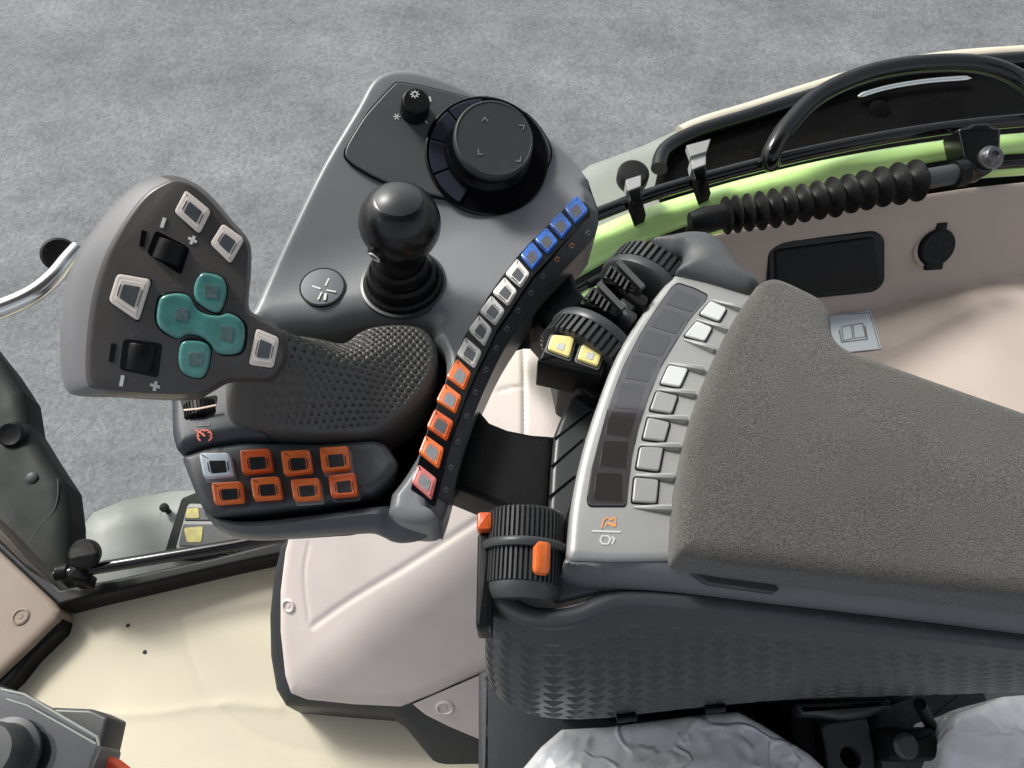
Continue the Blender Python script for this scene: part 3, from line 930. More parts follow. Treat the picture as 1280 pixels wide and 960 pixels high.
rowk = [
 ('blue', [(706, 263), (721, 249), (734, 266), (720, 281)]), ('blue', [(687, 282.5), (700.6, 269), (714, 284.6), (702.7, 300)]),
 ('blue', [(669.4, 302), (683, 288.8), (696.5, 304.4), (685, 319)]), ('blue', [(651.7, 322), (665, 306.5), (677.7, 323), (666, 339)]),
 ('white', [(633, 345), (646.5, 328), (661, 345), (650.6, 360.6)]), ('white', [(617, 368), (631, 351), (645.4, 367), (635, 383.5)]),
 ('white', [(601, 392), (614.6, 374), (630, 391), (619, 407.5)]), ('white', [(587, 415), (599, 398), (614, 414), (605, 433)]),
 ('white', [(572.6, 445), (582.6, 426), (601, 442), (592.7, 461)]),
 ('orange', [(559.6, 473.5), (572, 453), (588, 469), (580, 489)]), ('orange', [(547, 503), (557, 483.5), (576, 498), (569, 518)]),
 ('orange_dk', [(535, 536), (544.7, 515.5), (566, 530), (558, 552)]), ('orange', [(525, 568), (533, 548), (554, 563), (548, 586.5)]),
 ('pink', [(516, 605), (524, 584.6), (545, 601), (539, 625)])]
for i, (m, q) in enumerate(rowk):
    mi = {'blue': 'insert_md', 'white': 'insert', 'pink': 'insert_lt'}.get(m, 'insert_lt')
    if i in (4, 5, 6, 8): mi = 'insert_md'
    if i == 11: mi = 'insert_md'
    q = scale_q([(x, y - 1.0) for x, y in q], 1.10)
    key(con, q, PD, UP, .0026, M['white' if m == 'white' else m], M[mi], ins=.52, rad=3.5)
cpts = [PH(x, y, zf_con, -.013) for x, y in spline([(746, 268), (744, 294), (714, 328), (682, 362), (657, 395), (630, 437), (609, 480), (595, 513), (580, 556), (567, 606), (561, 630)], 4, False)]
R = []
for i_, p in enumerate(cpts):
    t_ = (cpts[min(i_ + 1, len(cpts) - 1)] - cpts[max(i_ - 1, 0)]); t_.z = 0; t_.normalize()
    inw = Vector((t_.y, -t_.x, 0))
    if inw.x > 0: inw = -inw
    nn_ = (inw * -.013 + UP * .0115).normalized()
    a_1 = p + inw * .0004 + UP * .0008; b_1 = p + inw * .0108 + UP * .0124
    R.append([a_1 + nn_ * .0008, b_1 + nn_ * .0008, b_1 - nn_ * .001, a_1 - nn_ * .001])
MB().rings(R).build('symbol_strip', M['housing_dk'], con)
# faint symbols along the chamfer beside the keys
sym = [(735, 291), (714, 307), (696, 324), (678, 345), (663, 366), (647, 388), (633, 411), (620, 435), (607, 462), (594, 490), (583, 520), (572, 552), (563, 584), (557, 612)]
def zf_cham(x, y): return ZD - .0055
for i, (x, y) in enumerate(sym):
    p = PZ(x, y, ZD - .0045)
    n = Vector((.55, -.35, .76)).normalized()
    s = stroke(MB(), [(x - 3, y + 1), (x, y - 3), (x + 3, y - 1)], .0006, p, n, .0004)
    stroke(s, [(x - 1, y + 3), (x + 2, y + 2)], .0006, p, n, .0004)
    s.build('key_symbol', M['print_or'] if i in (1, 2) else M['print_grey'], con, smooth=False)

# black dial plate
plate = spline([(500, 106), (540, 113), (575, 122), (600, 128), (621, 131), (655, 143), (678, 168), (687, 190), (683, 209), (670, 231), (651, 246), (632, 251), (600, 252), (563, 250), (533, 244), (486, 231), (450, 213), (434, 200),
                (432, 191), (437, 179), (455, 150), (472, 130), (489, 112)], 4)
gap = MB().slab(ring_px([(x + (x - 560) * .018, y + (y - 185) * .026) for x, y in plate], PT, NT), NT, .0022, .012, .0003).build('plate_gap', M['gloss'], con)
pl = MB().slab(ring_px(plate, PT, NT), NT, .0036, .010, .0010).build('dial_plate', mat('dial_plate_grey', (.078, .082, .085), .36, bump=.04, scale=2600, dust=.08), con)
PTp = PT + NT * .0036

# rotary dial
dial = PP(609, 195, PTp, NT)
dr = (PP(684, 200, PTp, NT) - dial).length
ax = (PP(700, 200, PTp, NT) - dial).normalized(); ay = NT.cross(ax).normalized()
rd = MB().lathe(dial, NT, [(dr * 1.01, -.004), (dr * 1.01, .0012), (dr * .985, .002), (dr * .96, .0012), (dr * .66, .0012), (dr * .66, .004), (.002, .004)], 64, ax).build('rotary_dial', M['gloss'], con)
def sector(a0, a1, r0, r1, k=8):
    pts = [(r1 * cos(a0 + (a1 - a0) * i / k), r1 * sin(a0 + (a1 - a0) * i / k)) for i in range(k + 1)]
    pts += [(r0 * cos(a1 + (a0 - a1) * i / k), r0 * sin(a1 + (a0 - a1) * i / k)) for i in range(k + 1)]
    return [dial + ax * a + ay * b for a, b in pts]
M['dial_key'] = mat('dial_key_gloss', (.028, .032, .045), .16, coat=.5, var=.1)
for a0, a1 in ((95, 131), (133, 166), (168, 202), (204, 240)):
    MB().slab(ccw(sector(radians(a0), radians(a1), dr * .69, dr * .945), NT), NT, .0026, .001, .0006, 2).build('dial_key', M['dial_key'], rd)
# dial barrel leans with the plate normal
cr = dr * .62
prof = [(cr * 1.12, .002), (cr * 1.12, .010), (cr * 1.08, .012), (cr * .96, .013), (cr * .96, .0185), (cr * .985, .0195), (cr * 1.0, .021), (cr * 1.0, .0255), (cr * .985, .0275), (cr * .955, .0282), (cr * .94, .0282), (cr * .93, .0278), (.002, .0278)]
MB().lathe(dial, NT, prof[:6], 64, ax).build('dial_barrel', M['gloss'], rd)
MB().lathe(dial, NT, prof[4:], 64, ax).build('dial_cap', M['plate'], rd)
ptop = dial + NT * .0279
for cx_, cy_, rot in ((606, 149, 0), (652, 159, 1), (600, 190, 2), (648, 199, 3)):
    d_ = [[(-3, 2), (0, -2), (3, 2)], [(-3, -2), (3, -2), (2, 3)], [(-2, -3), (-2, 3), (3, 3)], [(3, -3), (2, 3), (-3, 2)]][rot]
    stroke(MB(), [(cx_ + a, cy_ + b) for a, b in d_], .0007, ptop, NT, .0003).build('chevron', M['print_grey'], rd, smooth=False)

# climate knob
kn = PP(518, 139, PTp, NT)
kr = (PP(536, 139, PTp, NT) - kn).length
kb = []
seg = 72
prof = [(1.0, 0), (1.0, .004), (.94, .0045), (.94, .0125), (.90, .0145), (.80, .0152), (.05, .0152)]
kmb = MB()
u_ = ax; w_ = ay
R = []
for r, h in prof:
    R.append([kn + NT * h + (u_ * cos(2 * pi * i / seg) + w_ * sin(2 * pi * i / seg)) * kr * r * (1 + (.035 if (i // 2) % 2 else 0) * (1 if .004 < h < .014 else 0)) for i in range(seg)])
kmb.rings(R)
kno = kmb.build('climate_knob', M['black'], con, ang=30)
kt = kn + NT * .0152
c_ = (518.5, 118)
su = MB()
ring = [(c_[0] + 3 * cos(t), c_[1] + 2.6 * sin(t)) for t in [2 * pi * k / 10 for k in range(10)]]
stroke(su, ring, .0006, kt, NT, .0003, True)
for k in range(8):
    t = 2 * pi * k / 8
    stroke(su, [(c_[0] + 4.3 * cos(t), c_[1] + 3.7 * sin(t)), (c_[0] + 5.4 * cos(t), c_[1] + 4.6 * sin(t))], .0006, kt, NT, .0003)
su.build('sun_symbol', M['print'], kno, smooth=False)
fk = MB()
for k in range(3):
    t = pi * k / 3
    stroke(fk, [(496 - 4 * cos(t), 146 - 3.6 * sin(t)), (496 + 4 * cos(t), 146 + 3.6 * sin(t))], .0006, PTp, NT, .0003)
fk.build('snowflake_symbol', M['print'], con, smooth=False)
stroke(MB(), [(529, 148), (534, 154)], .0009, PTp, NT, .0003).build('scale_mark', M['print'], con, smooth=False)
stroke(MB(), [(537, 122), (538, 126)], .0014, PTp, NT, .0003).build('scale_mark', M['print'], con, smooth=False)

# round emblem disc with shift pattern
ec = PH(403.5, 360, zf_con)
EN = surf_normal(zf_con, ec.x, ec.y, .006)
er = (PP(430, 360, ec, EN) - ec).length
ec = ec + EN * .0012
em = MB().lathe(ec, EN, [(er, -.004), (er, .0006), (er * .94, .0008), (.002, .0008)], 40).build('shift_emblem', mat('emblem_grey', (.12, .125, .14), .5), con)
MB().lathe(ec, EN, [(er * 1.08, -.002), (er * 1.08, .0004), (er * .99, .0004), (er * .99, -.001)], 40).build('emblem_gap', M['gloss'], em)
es = MB()
ep = ec + EN * .0008
stroke(es, [(391, 358), (400, 361)], .0010, ep, UP, .0003); stroke(es, [(409, 363), (419, 365)], .0010, ep, UP, .0003)
stroke(es, [(411, 349), (407, 357)], .0010, ep, UP, .0003); stroke(es, [(402, 366), (398, 374)], .0010, ep, UP, .0003)
stroke(es, [(407, 368), (406, 374)], .0016, ep, UP, .0003)
es.build('shift_symbol', M['print'], em, smooth=False)
# moulded hollow right of the lever
# ================================================================== BALL LEVER
bc = PH(504.5, 353, zf_con)
br = (PZ(557, 353, bc.z) - bc).length
lev = thing('crossgate_lever', 'black ball topped control lever rising from ribbed rubber boot on the grey panel', 'lever', tuple(bc))
MB().lathe(bc, UP, [(br * 1.02, -.003), (br * 1.02, .0004), (br * .96, .0008), (br * .93, .0002), (br * .5, .0002)], 56).build('base_ring', M['plate'], lev)
MB().lathe(bc, UP, [(br * .92, -.002), (br * .92, .0035), (br * .86, .005), (br * .80, .004), (br * .78, .009), (br * .80, .011), (br * .74, .0135), (br * .66, .0125), (br * .62, .018), (br * .65, .020), (br * .60, .0225),
                    (br * .54, .022), (br * .50, .034)], 56).build('rubber_boot', M['rubber'], lev)
bh = .052
best = None
for k in range(300):
    z = .70 + k * .0004
    p = PZ(500, 279, z)
    e = (Vector((p.x, p.y)) - Vector((bc.x, bc.y))).length
    if best is None or e < best[0]: best = (e, p)
bp_ = best[1]
brad = 52.0 / FPX * (bp_ - CAM).dot(Vector((0, sin(TILT), -cos(TILT)))) * .985
axl = (bp_ - bc).normalized()
MB().lathe(bp_, axl, [(brad * .55, -brad * 1.25), (brad * .60, -brad * .95), (brad * .72, -brad * .72)] + [(brad * cos(a), brad * sin(a) * 1.0) for a in [radians(-38 + 7 * k) for k in range(14)]]
           + [(brad * .52, brad * .83)], 56).build('ball', M['ball'], lev, ang=60)
MB().lathe(bp_, axl, [(brad * .54, brad * .78)] + [(brad * cos(a) * .995, brad * sin(a) * .998) for a in [radians(56.5 + 4 * k) for k in range(9)]] + [(.0005, brad * .998)], 48).build('top_button', M['plate'], lev)
# side button with ring mark
vb = (ray(470, 316) * -1).normalized()
_d = ray(470.5, 318).normalized(); _oc = CAM - bp_
_b = _oc.dot(_d); _c = _oc.dot(_oc) - brad ** 2; _disc = max(0.0, _b * _b - _c)
sp = CAM + _d * (-_b - sqrt(_disc))
sp = bp_ + (sp - bp_).normalized() * brad * .985
sn = (sp - bp_).normalized()
sb_ = MB().lathe(sp, sn, [(brad * .24, -.006), (brad * .24, .0010), (brad * .20, .0022), (.001, .0026)], 24).build('side_button', M['gloss'], lev)
MB().lathe(sp, sn, [(brad * .16, .0018), (brad * .16, .0030), (brad * .11, .0030), (brad * .11, .0018)], 24).build('button_ring', M['print'], sb_)

# ================================================================== MULTIFUNCTION JOYSTICK
joy = thing('multifunction_joystick', 'large fan shaped joystick head with white and teal buttons on a dimpled grip', 'joystick', tuple(PZ(400, 500, ZD - .02)))
hd = ray(215, 370)
HP = PZ(215, 370, .768)
HN = (-hd.normalized() + Vector((-.10, .02, .12))).normalized()
outer = spline([(186, 223), (212, 219), (238, 226), (262, 243), (290, 275), (312, 303), (314, 340), (311, 382), (322, 394), (345, 406), (358, 426), (360, 447), (352, 466), (338, 478), (312, 478), (286, 479),
                (264, 491), (244, 500), (200, 500), (150, 497), (98, 495), (82, 486), (76, 460), (75, 415), (80, 368), (91, 330), (110, 296), (138, 260), (163, 235)], 4)
inner = spline([(208, 229), (222, 226), (240, 232), (260, 248), (287, 279), (308, 306), (309, 340), (306, 384), (320, 398), (342, 410), (353, 428), (354, 446), (347, 462), (335, 472), (312, 472), (285, 473),
                (262, 485), (242, 492), (200, 492), (155, 489), (122, 485), (113, 478), (111, 455), (114, 412), (120, 372), (130, 335), (143, 304), (163, 270), (185, 243)], 4)
N_ = len(outer)
def hr(o, depth, mixi=0.0):
    out_ = []
    for (a, b), (c, d) in zip(outer, inner):
        out_.append(PP(a + (c - a) * mixi + 0, b + (d - b) * mixi, HP + HN * depth, HN))
    return out_
def sh(r, s):
    c = sum(r, Vector()) / len(r)
    return [c + (p - c) * s for p in r]
rings = [sh(hr(0, -.036), .80), sh(hr(0, -.030), .93), sh(hr(0, -.022), .985), hr(0, -.0155)]
sgn = ccw(rings[-1], HN) is rings[-1] or ccw(rings[-1], HN) == rings[-1]
def fix(R): return R if sgn else [r[::-1] for r in R]
MB().rings(fix(rings), True, False).build('head_back', M['head'], joy, ang=60)
rings = [hr(0, -.0152), hr(0, -.0125, .02), hr(0, -.008, .22), hr(0, -.0035, .58), hr(0, -.0008, .88), hr(0, 0, 1.0), hr(0, .0004, 1.04)]
hsm = M['head_sheen']
top_r = hr(0, .0006, 1.12)
# the shell is one moulding: left rim painted pale for its sky reflection
def head_mat():
    return hsm
RR = rings[:5]
wide = [sqrt((a[0] - b[0]) ** 2 + (a[1] - b[1]) ** 2) > 17 for a, b in zip(outer, inner)]
for flag, nm, mt in ((True, 'rim_sheen', M['head_sheen']), (False, 'rim_edge', M['head'])):
    mb = MB(); nn_ = len(outer)
    v_ = [p for r in RR for p in r]; f_2 = []
    for j in range(len(RR) - 1):
        for i in range(nn_):
            i2 = (i + 1) % nn_
            if (wide[i] and wide[i2]) == flag:
                q_ = (j * nn_ + i, j * nn_ + i2, (j + 1) * nn_ + i2, (j + 1) * nn_ + i)
                f_2.append(q_ if sgn else q_[::-1])
    mb.add(v_, f_2)
    o_ = mb.build(nm, mt, joy, ang=60)
    bmm = bmesh.new(); bmm.from_mesh(o_.data)
    bmesh.ops.delete(bmm, geom=[v for v in bmm.verts if not v.link_faces], context='VERTS')
    bmm.to_mesh(o_.data); bmm.free()
fr_ = [hr(0, -.0011, .86), hr(0, -.0003, .93), hr(0, .0005, 1.02), hr(0, .0009, 1.12)]
MB().rings(fix(fr_), False, True).build('head_face', M['head'], joy, ang=60)
FP = HP + HN * .0009
def hq(l, s=3.0, o=(40, 200)): return [(x / s + o[0], y / s + o[1]) for x, y in l]
M['warm_white'] = mat('key_warm_white', (.74, .66, .60), .32, coat=.2, var=.05, vscale=200)
for q, r in ((hq([(578, 115), (672, 192), (628, 278), (535, 197)]), 5), (hq([(716, 240), (797, 298), (745, 390), (668, 315)]), 5), (hq([(322, 428), (448, 450), (400, 605), (290, 530)]), 6),
             (hq([(842, 632), (928, 668), (905, 780), (812, 767)]), 5)):
    MB().slab(ring_px(rpoly(scale_q(q, 1.07), 5, 3), FP, HN), HN, .0003, .002, .0001, 1).build('key_gap', M['gloss'], joy)
    key(joy, q, FP, HN, .0024, M['warm_white'], M['insert_md'], ins=.50, rad=r, name='square_key')
teal = [[(640, 425), (680, 428), (718, 445), (732, 492), (716, 555), (690, 574), (625, 540), (607, 497), (618, 450)],
        [(490, 512), (545, 500), (592, 512), (622, 560), (662, 580), (706, 582), (738, 574), (785, 600), (800, 642), (786, 714), (742, 730), (695, 724), (668, 690), (630, 662), (585, 656), (545, 670), (488, 638), (470, 600), (474, 548)],
        [(562, 684), (600, 676), (645, 682), (672, 712), (656, 798), (620, 818), (565, 797), (550, 745)]]
tin = [[[(648, 466), (700, 472), (697, 520), (646, 516)]], [[(540, 556), (588, 560), (582, 606), (534, 598)], [(710, 620), (757, 628), (750, 682), (702, 672)]], [[(588, 722), (645, 722), (641, 772), (586, 770)]]]
for k, (t_, ins_) in enumerate(zip(teal, tin)):
    q = spline(hq(t_), 3)
    MB().slab(ring_px(scale_q(q, 1.06), FP, HN), HN, .0004, .002, .0002, 1).build('button_gap', M['gloss'], joy)
    tb = MB().slab(ring_px(q, FP, HN), HN, .0042, .002, .0022, 4).build('teal_rocker' if k == 1 else 'teal_button', M['teal'], joy)
    for r_ in ins_:
        MB().slab(ring_px(rpoly(hq(r_), 1.5, 2), FP + HN * .0042, HN), HN, .0003, .001, .0001, 1).build('button_insert', mat('teal_insert', (.085, .14, .14), .25, coat=.3, var=.2, vscale=400), tb)
for q in (hq([(465, 265), (590, 330), (558, 430), (432, 350)]), hq([(345, 672), (487, 690), (472, 815), (330, 785)])):
    MB().slab(ring_px(rpoly(scale_q(q, 1.03), 5, 3), FP, HN), HN, .0003, .004, .0001, 1).build('wheel_slot', M['gloss'], joy)
    P = [PP(x, y, FP, HN) for x, y in scale_q(q, .95)]
    e0 = (P[1] - P[0]); e1 = (P[3] - P[0])
    wc = sum(P, Vector()) / 4
    axw = e1.normalized(); rw = e0.length * .5
    xw = (e0 - axw * e0.dot(axw)).normalized()
    R = []
    for s in (-1, -.93, .93, 1):
        rr_ = rw * (.97 if abs(s) == 1 else 1)
        ringw = []
        for i in range(40):
            a = 2 * pi * i / 40
            rad_ = rr_ * (1.0 if (i % 8) else .955)
            ringw.append(wc - HN * rw * .55 + axw * (e1.length * .46 * s) + (xw * cos(a) + HN * sin(a)) * rad_)
        R.append(ringw)
    MB().rings(R).build('thumb_wheel', M['black'], joy, ang=30)
def mark(parent, pts_list, w, p0, n, m, name):
    mb = MB()
    for pts in pts_list: stroke(mb, pts, w, p0, n, .0004)
    return mb.build(name, m, parent, smooth=False)
FPm = FP
mark(joy, [[(205.5, 274), (202.5, 283)]], .0016, FPm, HN, M['print'], 'minus_mark')
mark(joy, [[(237, 298), (244.5, 302)], [(242.5, 296.5), (239, 304)]], .0014, FPm, HN, M['print'], 'plus_mark')
mark(joy, [[(153.5, 471), (151.5, 481)]], .0016, FPm, HN, M['print'], 'minus_mark')
mark(joy, [[(189.5, 481), (198.5, 483.5)], [(195, 478), (193, 487)]], .0014, FPm, HN, M['print'], 'plus_mark')
mark(joy, [[(180, 291), (177.5, 306)]], .0022, FPm, HN, M['gloss'], 'tactile_slot')
mark(joy, [[(142, 432), (139.5, 450)]], .0022, FPm, HN, M['gloss'], 'tactile_slot')

# dimpled palm rest with rising neck
A2 = Vector(PZ(505, 458, .690).xy); B2 = Vector(PZ(318, 436, .722).xy)
AB = B2 - A2; LAB = AB.length; ABn = AB / LAB; ABp = Vector((-ABn.y, ABn.x))
def palm_relief(x, y, d):
    v = Vector((x, y)) - A2
    s = v.dot(ABn) / LAB; l = v.dot(ABp)
    ee = sstep(-.004, .034, d)
    h = .006 * sqrt(max(0, 1 - (1 - min(d / .012, 1)) ** 2))
    sc = max(0, min(1.15, s + .12))
    h += ee * (.004 * math.exp(-(l / .05) ** 2) + .052 * sc ** 1.35 * math.exp(-(l / .036) ** 2))
    # pits in staggered rows that follow the grip
    if d > .0025:
        a = (s * LAB) / .0042; b = l / .0030 + .0
        row = math.floor(b); fb = b - row - .5
        a2 = a + (.5 if int(row) % 2 else 0)
        fa = a2 - math.floor(a2) - .5
        r2 = (fa / .36) ** 2 + (fb / .38) ** 2
        fade = sstep(.0025, .006, d)
        if s < 1.02 and r2 < 1: h -= .0019 * (1 - r2) ** .7 * fade
    return h
palm = [(x, y, -.004, .004) for x, y in spline([(286, 500), (290, 455), (330, 432), (370, 426), (405, 430), (432, 435), (448, 423), (470, 414), (505, 411), (532, 417), (546, 436), (546, 464), (534, 495), (512, 520), (488, 538), (466, 549),
                                               (430, 553), (380, 553), (330, 551), (300, 546), (288, 530)], 3)]
def zf_palm(x, y): return ZD - .002
hpatch('palm_rest', palm, zf_palm, M['grip'], joy, step=.00075, depth=.03, relief=palm_relief, ang=80)
s0_ = Vector((B2.x - .004, B2.y, .690)); s1_ = PP(285, 425, HP - HN * .022, HN)
stem = MB().tube([s0_, (s0_ + s1_) / 2 - UP * .004, s1_], [.012, .012, .012], 24)
stem.build('neck', M['grip'], joy)

# thumb pod at the left of the grip with cruise wheel
pod = [(216, 500), (218, 488), (260, 470), (335, 462), (345, 500), (336, 551), (300, 551), (262, 556), (230, 567), (222, 564), (217, 545)]
hpatch('thumb_pod', [(x, y, -.006, .007) for x, y in rpoly(pod, 5, 3)], lambda x, y: ZD + .004, M['pod'], joy, step=.004, depth=.03, ang=60)
PO = Vector((0, 0, ZD + .004))
MB().slab(ring_px(rpoly([(225, 500), (272, 494), (270, 510), (256, 522), (232, 524)], 3, 3), PO, UP), UP, .0003, .003, .0001, 1).build('wheel_slot', M['gloss'], joy)
def ribbed(c, axis, r, w, n, rib, duty=.5, ref=None, flange=0.0):
    axis = axis.normalized()
    ref = Vector(ref) if ref else UP
    u = (ref - axis * ref.dot(axis)).normalized(); v = axis.cross(u)
    R = []
    for h, k in ((-w / 2, -.6), (-w / 2 + w * .05, 0), (w / 2 - w * .05, 0), (w / 2, -.6)):
        ring = []
        for i in range(n):
            for f, rr_ in ((0, r), (duty * .9, r), (duty, r - rib), (.9, r - rib)):
                a = 2 * pi * (i + f) / n
                ring.append(c + axis * h + (u * cos(a) + v * sin(a)) * (rr_ + k * rib))
        R.append(ring)
    return MB().rings(R)
wc = PZ(249, 511, ZD + .004) - UP * .007
cwl = ribbed(wc, PZ(265, 530, ZD) - PZ(262, 500, ZD), .0115, .0095, 34, .0008).build('cruise_wheel', M['black'], joy, ang=20)
stroke(MB(), [(231, 513), (248, 511.5), (270, 507)], .0010, PO + UP * .0042, UP, .0006).build('wheel_line', mat('copper_line', (.55, .40, .30), .4), cwl, smooth=False)
stroke(MB(), [(244, 529), (246, 533), (262, 532), (263, 528)], .0005, PO, UP, .0003).build('pod_mark', M['print_grey'], joy, smooth=False)
ci = MB()
cc = (256, 545)
arc = [(cc[0] + 9 * cos(t), cc[1] + 7.5 * sin(t)) for t in [radians(130 + 28 * k) for k in range(11)]]
stroke(ci, arc, .0009, PO, UP, .0003)
stroke(ci, [(256, 545), (251, 541)], .0010, PO, UP, .0003)
for t in (180, 225, 270, 315, 0):
    stroke(ci, [(cc[0] + 9 * cos(radians(t)), cc[1] + 7.5 * sin(radians(t))), (cc[0] + 6.4 * cos(radians(t)), cc[1] + 5.4 * sin(radians(t)))], .0007, PO, UP, .0003)
stroke(ci, [(245, 537), (249, 541)], .0008, PO, UP, .0003)
ci.build('cruise_symbol', M['print_red'], joy, smooth=False)

# ================================================================== KEYPAD BLOCK
pad = thing('keypad_block', 'dark keypad block under the dimpled grip with one white and seven orange keys', 'keypad', tuple(PZ(360, 600, ZD - .03)))
padp = [(228, 573), (262, 561), (310, 555), (400, 557), (470, 552), (484, 558), (499, 581), (490, 598), (468, 617), (400, 631), (330, 640), (268, 647), (256, 640), (244, 615)]
hpatch('block', [(x, y, -.005, .005) for x, y in rpoly(padp, 6, 3)], lambda x, y: ZD - .001, M['housing_dk'], pad, step=.0045, depth=.024, wall_in=.004, ang=60)
PK = Vector((0, 0, ZD - .001))
def cq(o, s, l): return [(x / s + o[0], y / s + o[1]) for x, y in l]
k8 = [('white2', cq((200, 480), 4.364, [(225, 392), (388, 388), (408, 508), (250, 520)])), ('orange_dk', cq((200, 480), 4.364, [(445, 375), (605, 366), (622, 485), (460, 502)])),
      ('orange', cq((200, 480), 4.364, [(668, 380), (822, 372), (838, 490), (686, 508)])), ('orange', cq((380, 520), 5.333, [(112, 228), (300, 215), (316, 365), (130, 384)])),
      ('orange', cq((200, 480), 4.364, [(290, 552), (455, 543), (466, 650), (308, 664)])), ('orange', cq((200, 480), 4.364, [(503, 528), (655, 516), (672, 630), (520, 642)])),
      ('orange', cq((200, 480), 4.364, [(720, 535), (873, 524), (885, 632), (737, 644)])), ('orange_dk', cq((380, 520), 5.333, [(170, 412), (345, 392), (364, 536), (188, 550)]))]
for i, (m, q) in enumerate(k8):
    q2 = [(x + 2, y + 4) for x, y in q]
    MB().slab(ring_px(rpoly(scale_q(q2, 1.06), 4, 3), PK, UP), UP, .0004, .001, .0002, 1).build('key_recess', M['housing_dk'] if i % 3 else M['housing'], pad)
    key(pad, q, PK + UP * .0004, UP, .0042, M[m], M['insert'], ins=.54, rad=4, label='cool white key' if i == 0 else None)

# ================================================================== MOUNTING ARM
arm = thing('mounting_arm', 'matt black connecting arm between the control panel and the armrest', 'arm', tuple(PZ(640, 580, .60)))
ZM = ZD - .030
za = lambda x, y: ZM
hpatch('lower_arm', [(x, y, -.003, .004) for x, y in [(596, 505), (600, 516), (612, 530), (634, 539), (664, 545), (692, 547), (688, 590), (684, 648), (640, 640), (600, 624), (556, 606), (556, 560)]], za, M['black'], arm, step=.005, depth=.03)
hpatch('ribbed_cover', [(x, y, -.003, .004) for x, y in [(692, 546), (700, 525), (714, 500), (740, 480), (790, 470), (790, 560), (760, 680), (684, 660), (688, 590)]], lambda x, y: ZM + .004, M['plate'], arm, step=.005, depth=.03)
for a, b in (((694, 548), (738, 515)), ((690, 583), (728, 550)), ((686, 622), (718, 596))):
    stroke(MB(), [a, b], .0012, Vector((0, 0, ZM + .004)), UP, .0004).build('cover_groove', M['gloss'], arm, smooth=False)
hpatch('upper_arm', [(x, y, -.004, .005) for x, y in [(640, 400), (668, 352), (702, 330), (716, 344), (722, 362), (734, 378), (722, 396), (700, 424), (690, 424), (664, 396), (655, 396)]], za, M['black'], arm, step=.005, depth=.04)

# ================================================================== FINGER WHEEL MODULE
fwm = thing('finger_wheel_module', 'black cluster of two ribbed finger wheels and paddles beside the silver armrest panel', 'control module', tuple(PZ(755, 400, .63)))
hpatch('base', [(x, y, -.003, .004) for x, y in [(690, 424), (724, 386), (744, 362), (768, 336), (800, 312), (850, 304), (880, 340), (840, 420), (800, 500), (740, 500), (700, 470)]], lambda x, y: .668, M['black'], fwm, step=.006, depth=.05)
aw = (PZ(812, 322, .70) - PZ(742, 410, .70)).normalized()
rW = .030
c1 = PZ(738, 412, .703) - UP * rW
c2 = PZ(818, 322, .703) - UP * rW
w1 = ribbed(c1, aw, rW, .013, 42, .0022, .55).build('ribbed_wheel', M['rib'], fwm, ang=20)
MB().lathe(c1 + aw * .0062, aw, [(.01, 0), (rW * 1.0, 0), (rW * 1.03, .002), (rW * 1.0, .006), (rW * .9, .008), (.01, .008)], 64).build('wheel_flange', M['plate'], w1)
w2 = ribbed(c2 + aw * .004, aw, rW, .014, 42, .0022, .55).build('ribbed_wheel', M['rib'], fwm, ang=20)
MB().lathe(c2 - aw * .0030, -aw, [(.01, 0), (rW * 1.0, 0), (rW * 1.03, .002), (rW * 1.0, .006), (rW * .9, .008), (.01, .008)], 64).build('wheel_flange', M['plate'], w2)
def paddle(off, z):
    q = [(722, 380), (738, 358), (750, 357), (778, 386), (769, 396), (745, 384)]
    q = [(x + off[0], y + off[1]) for x, y in q]
    n = Vector((-.25, -.25, 1)).normalized()
    p = PZ(750 + off[0], 375 + off[1], z)
    o = MB().slab(ring_px(rpoly(q, 3, 3), p, n), n, 0, .03, .003).build('paddle', M['rubber'], fwm)
    g = MB()
    for k in range(5):
        x0_, y0_ = 737 + off[0] + k * 5.4, 365 + off[1] + k * 4.4
        stroke(g, [(x0_ + 3, y0_ - 3), (x0_ - 2, y0_ + 6)], .0013, p, n, .0014)
    g.build('grip_ribs', M['plate'], o, smooth=False)
    rr_ = [(753, 357), (781, 386)]
    stroke(MB(), [(rr_[0][0] + off[0] - 2, rr_[0][1] + off[1] + 1), (rr_[1][0] + off[0] - 3, rr_[1][1] + off[1])], .0032, p, n, .003).build('paddle_rib', M['plate'], o, smooth=False)
paddle((0, 0), .703)
paddle((24, -27), .705)
MB().tube([PZ(x, y, .700) for x, y in spline([(736, 356), (750, 349), (768, 356), (790, 372), (806, 382)], 4, False)], .0028, 10).build('divider', M['black'], fwm)
for x, y in ((781, 390), (796, 381), (783, 402)):
    MB().box(PZ(x, y, .69), aw * .004, aw.cross(UP) * .005, UP * .008, .002).build('pivot', M['plate'], fwm)
